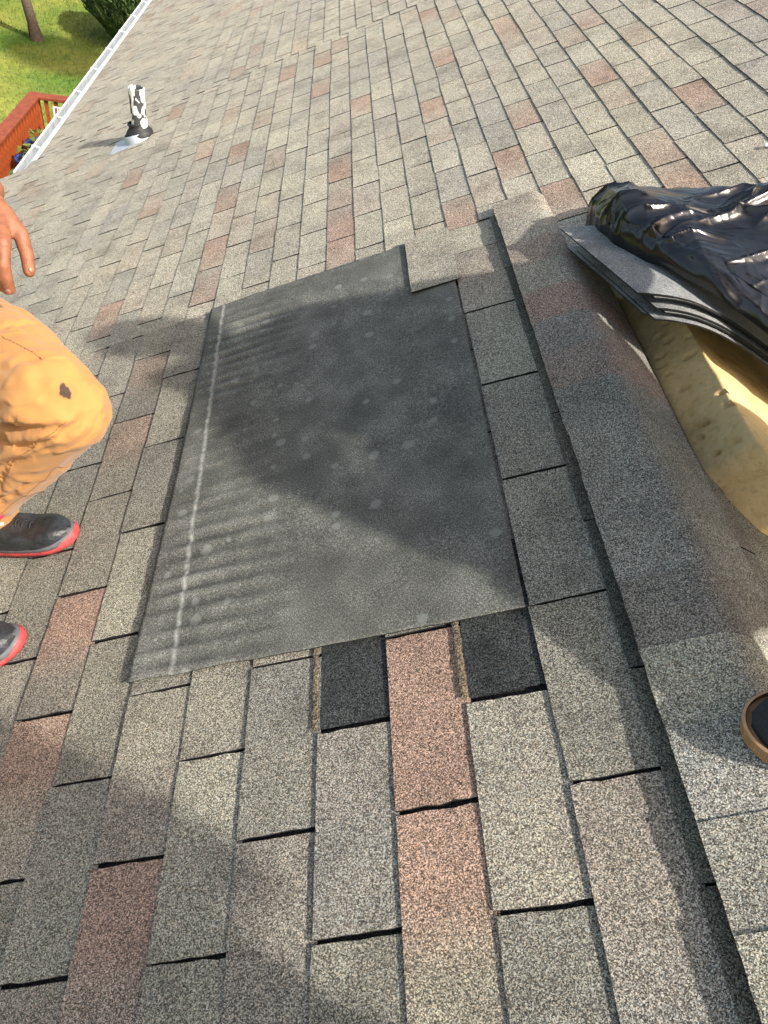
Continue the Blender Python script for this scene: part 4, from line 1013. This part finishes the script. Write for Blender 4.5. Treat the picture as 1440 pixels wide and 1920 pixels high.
def leafball(n, c, rad, size, seed, hollow=.0, squash=1.0):
    rg = random.Random(seed); vs = []; fs = []
    for i in range(n):
        while True:
            x, y, z = rg.uniform(-1, 1), rg.uniform(-1, 1), rg.uniform(-1, 1)
            d = x*x+y*y+z*z
            if hollow < d < 1: break
        s = size*rg.uniform(.5, 1.3)
        p = Vector((c[0]+x*rad[0], c[1]+y*rad[1], c[2]+z*rad[2]))
        a = Vector((rg.gauss(0, 1), rg.gauss(0, 1), rg.gauss(0, 1))).normalized(); b = a.cross(Vector((rg.gauss(0, 1), rg.gauss(0, 1), rg.gauss(0, 1)))).normalized()
        k = len(vs); vs += [p-a*s, p+b*s*.4, p+a*s, p-b*s*.4]; fs.append((k, k+1, k+2, k+3))
    return pyd('leaves', vs, fs)
pot(-3.36, 8.92, FZ, .15, .38, 'tall blue glazed pot nearer the deck corner, filled with stones', seed=2)
pot(-3.36, 8.50, FZ, .15, .36, 'blue glazed pot second from the deck corner with a leafy plant', seed=3)
pl = tag(obj('potted_plant', leafball(260, (-3.22, 9.35, 1.12), (.22, .2, .18), .06, 9), M_PLANT), 'yellow green bushy plant standing in the deck corner', 'plant')
pl = tag(obj('potted_plant', leafball(220, (-3.38, 8.12, 1.08), (.16, .2, .16), .06, 10), M_LEAFB), 'dark green leafy plant by the rail below the blue pots', 'plant')
pl = tag(obj('potted_plant', leafball(200, (-3.38, 7.7, 1.05), (.15, .2, .14), .06, 12), M_PLANT), 'low light green plant nearest the house eave corner on the deck', 'plant')
bm = bmesh.new(); rg = random.Random(4)
for i in range(40):
    bmesh.ops.create_icosphere(bm, subdivisions=1, radius=rg.uniform(.025, .05), matrix=Matrix.Translation((rg.uniform(-3.25, -3.0), rg.uniform(9.0, 9.3), rg.uniform(.92, 1.12))))
o = tag(obj('flower_pile', bm_me(bm, 'flower_pile'), M_STONE), 'heap of pale stones and blooms beside the deck corner plant', 'stones', kind='stuff')
ch = empty('garden_chair', Matrix.Translation((-3.06, 9.14, FZ))); tag(ch, 'white metal garden chair back showing above the gutter line', 'chair')
bm = bmesh.new()
for x in (-.24, .24): tube(bm, (x, .22, 0), (x, .3, .60), .011); tube(bm, (x, -.2, 0), (x, -.2, .30), .011)
obj('frame', bm_me(bm, 'frame'), M_CHAIR, ch)
bm = bmesh.new()
for i in range(6): x = -.24+.096*i; tube(bm, (x, .26, .32), (x+.05, .3, .60), .007)
tube(bm, (-.24, .3, .60), (.24, .3, .60), .011); tube(bm, (-.24, .28, .46), (.24, .28, .46), .007)
obj('backrest', bm_me(bm, 'backrest'), M_CHAIR, ch)
obj('seat', boxme('seat', (-.24, -.2, .30), (.24, .22, .32)), M_CHAIR, ch)

# ---------------------------------------------------------------- trees and shrubs
def trunk_me(pts, r0, r1, n=12, seed=1):
    vs = []; fs = []
    m = len(pts)
    for i, p in enumerate(pts):
        r = lerp(r0, r1, i/(m-1))*(1.35 if i == 0 else 1)
        for j in range(n):
            a = 2*math.pi*j/n; rr = r*(1+.18*nz(math.cos(a)*2, i*.6, seed)); vs.append((p[0]+rr*math.cos(a), p[1]+rr*math.sin(a), p[2]))
    for i in range(m-1):
        for j in range(n): fs.append((i*n+j, i*n+(j+1) % n, (i+1)*n+(j+1) % n, (i+1)*n+j))
    return pyd('trunk', vs, fs, True)
# leaning small tree on the lawn
tr1 = empty('lawn_tree', Matrix.Translation((-5.83, 17.14, 0))); tag(tr1, 'small tree with a leaning bare trunk on the lawn', 'tree')
obj('trunk', trunk_me([(0, 0, 0), (-.05, .05, .3), (-.16, .14, .8), (-.3, .26, 1.3), (-.42, .36, 1.9), (-.5, .4, 2.6)], .105, .07), M_BARK, tr1)
obj('limb', trunk_me([(-.13, .1, .7), (.0, .1, 1.0), (.02, .12, 1.25)], .05, .03, 8), M_BARK, tr1)
obj('limb', trunk_me([(-.3, .26, 1.3), (-.55, .2, 1.8), (-.8, .2, 2.4)], .05, .03, 8), M_BARK, tr1)
obj('crown', leafball(5200, (-.5, .5, 3.7), (1.2, 1.2, 1.1), .09, 31, .15), M_LEAFB, tr1)
def conifer(x, y, r, h, label, seed, mat_=M_LEAF, n=26000):
    c = empty('conifer', Matrix.Translation((x, y, 0))); tag(c, label, 'tree')
    obj('trunk', trunk_me([(0, 0, 0), (0, 0, h*.5), (0, 0, h*.9)], .09, .02, 8), M_BARK, c)
    rg = random.Random(seed); vs = []; fs = []
    for i in range(n):
        t = rg.random(); z = .12+t*(h-.12); a = rg.uniform(0, 6.283)
        rr = r*min(1, .6+t*1.6)*(1-max(0, t-.3)/.7)**.75
        rr *= 1+.22*nz(math.cos(a)*3, math.sin(a)*3, z*2.4+seed)
        q = rr*(1-.35*rg.random()**2)
        p = Vector((q*math.cos(a), q*math.sin(a), z))
        o_ = Vector((math.cos(a), math.sin(a), 1.4)).normalized()+Vector((rg.gauss(0, .35), rg.gauss(0, .35), rg.gauss(0, .35)))
        o_.normalize(); b = o_.cross(Vector((rg.gauss(0, 1), rg.gauss(0, 1), rg.gauss(0, 1)))).normalized(); s = rg.uniform(.03, .075)
        k = len(vs); vs += [p-o_*s, p+b*s*.35, p+o_*s*1.2, p-b*s*.35]; fs.append((k, k+1, k+2, k+3))
    obj('crown', pyd('crown', vs, fs), mat_, c); return c
conifer(-3.8, 17.9, 1.15, 2.3, 'dense dark green conifer growing behind the gutter line', 41)
conifer(-2.6, 20.0, .9, 4.4, 'dark conifer further along, mostly hidden by the roof edge', 42, n=16000)
c_ = conifer(-7.6, 17.6, .8, 2.6, 'rounded green shrub at the top left corner of the lawn', 43, M_LEAFB, 16000)
for i, x in enumerate((-9.4, -8.2, -7.0, -5.8, -4.6)):
    o = tag(obj('hedge_shrub', leafball(6500, (x, 23.4+.2*(i % 2), .8), (.95, .7, 1.0), .08, 60+i, .2), M_LEAF), ('leftmost', 'second', 'third', 'fourth', 'rightmost')[i]+' dark shrub of the hedge closing the far side of the lawn', 'shrub', 'shrubs of the hedge behind the lawn')
for i in range(9):  # unseen tree row, added so the plastic mirrors dark foliage instead of lawn
    c_ = empty('reflection_tree', Matrix.Translation((-15.5+.8*(i % 2), -6+4.2*i, 0))); tag(c_, ('first', 'second', 'third', 'fourth', 'fifth', 'sixth', 'seventh', 'eighth', 'ninth')[i]+' unseen dark tree added beside the lawn to darken reflections in the plastic, counted from behind the camera', 'tree', 'unseen trees added to darken reflections')
    obj('trunk', trunk_me([(0, 0, 0), (.1, 0, 1.5), (0, .1, 3.5)], .16, .08, 8), M_BARK, c_)
    obj('crown', leafball(2600, (0, 0, 3.6), (2.3, 2.3, 3.3), .24, 90+i, .3), M_LEAF, c_)
# tall tree across the house, its crown shades the middle of the lawn
tt = empty('tall_tree', Matrix.Translation((7.5, 6.9, 0))); tag(tt, 'tall tree beyond the ridge whose crown shades the middle of the lawn', 'tree')
obj('trunk', trunk_me([(0, 0, 0), (.05, 0, 6), (0, .05, 12), (0, 0, 15.5)], .2, .05), M_BARK, tt)
obj('crown', leafball(9000, (0, 0, 15.2), (.85, .95, 1.1), .11, 77, .0), M_LEAFB, tt)
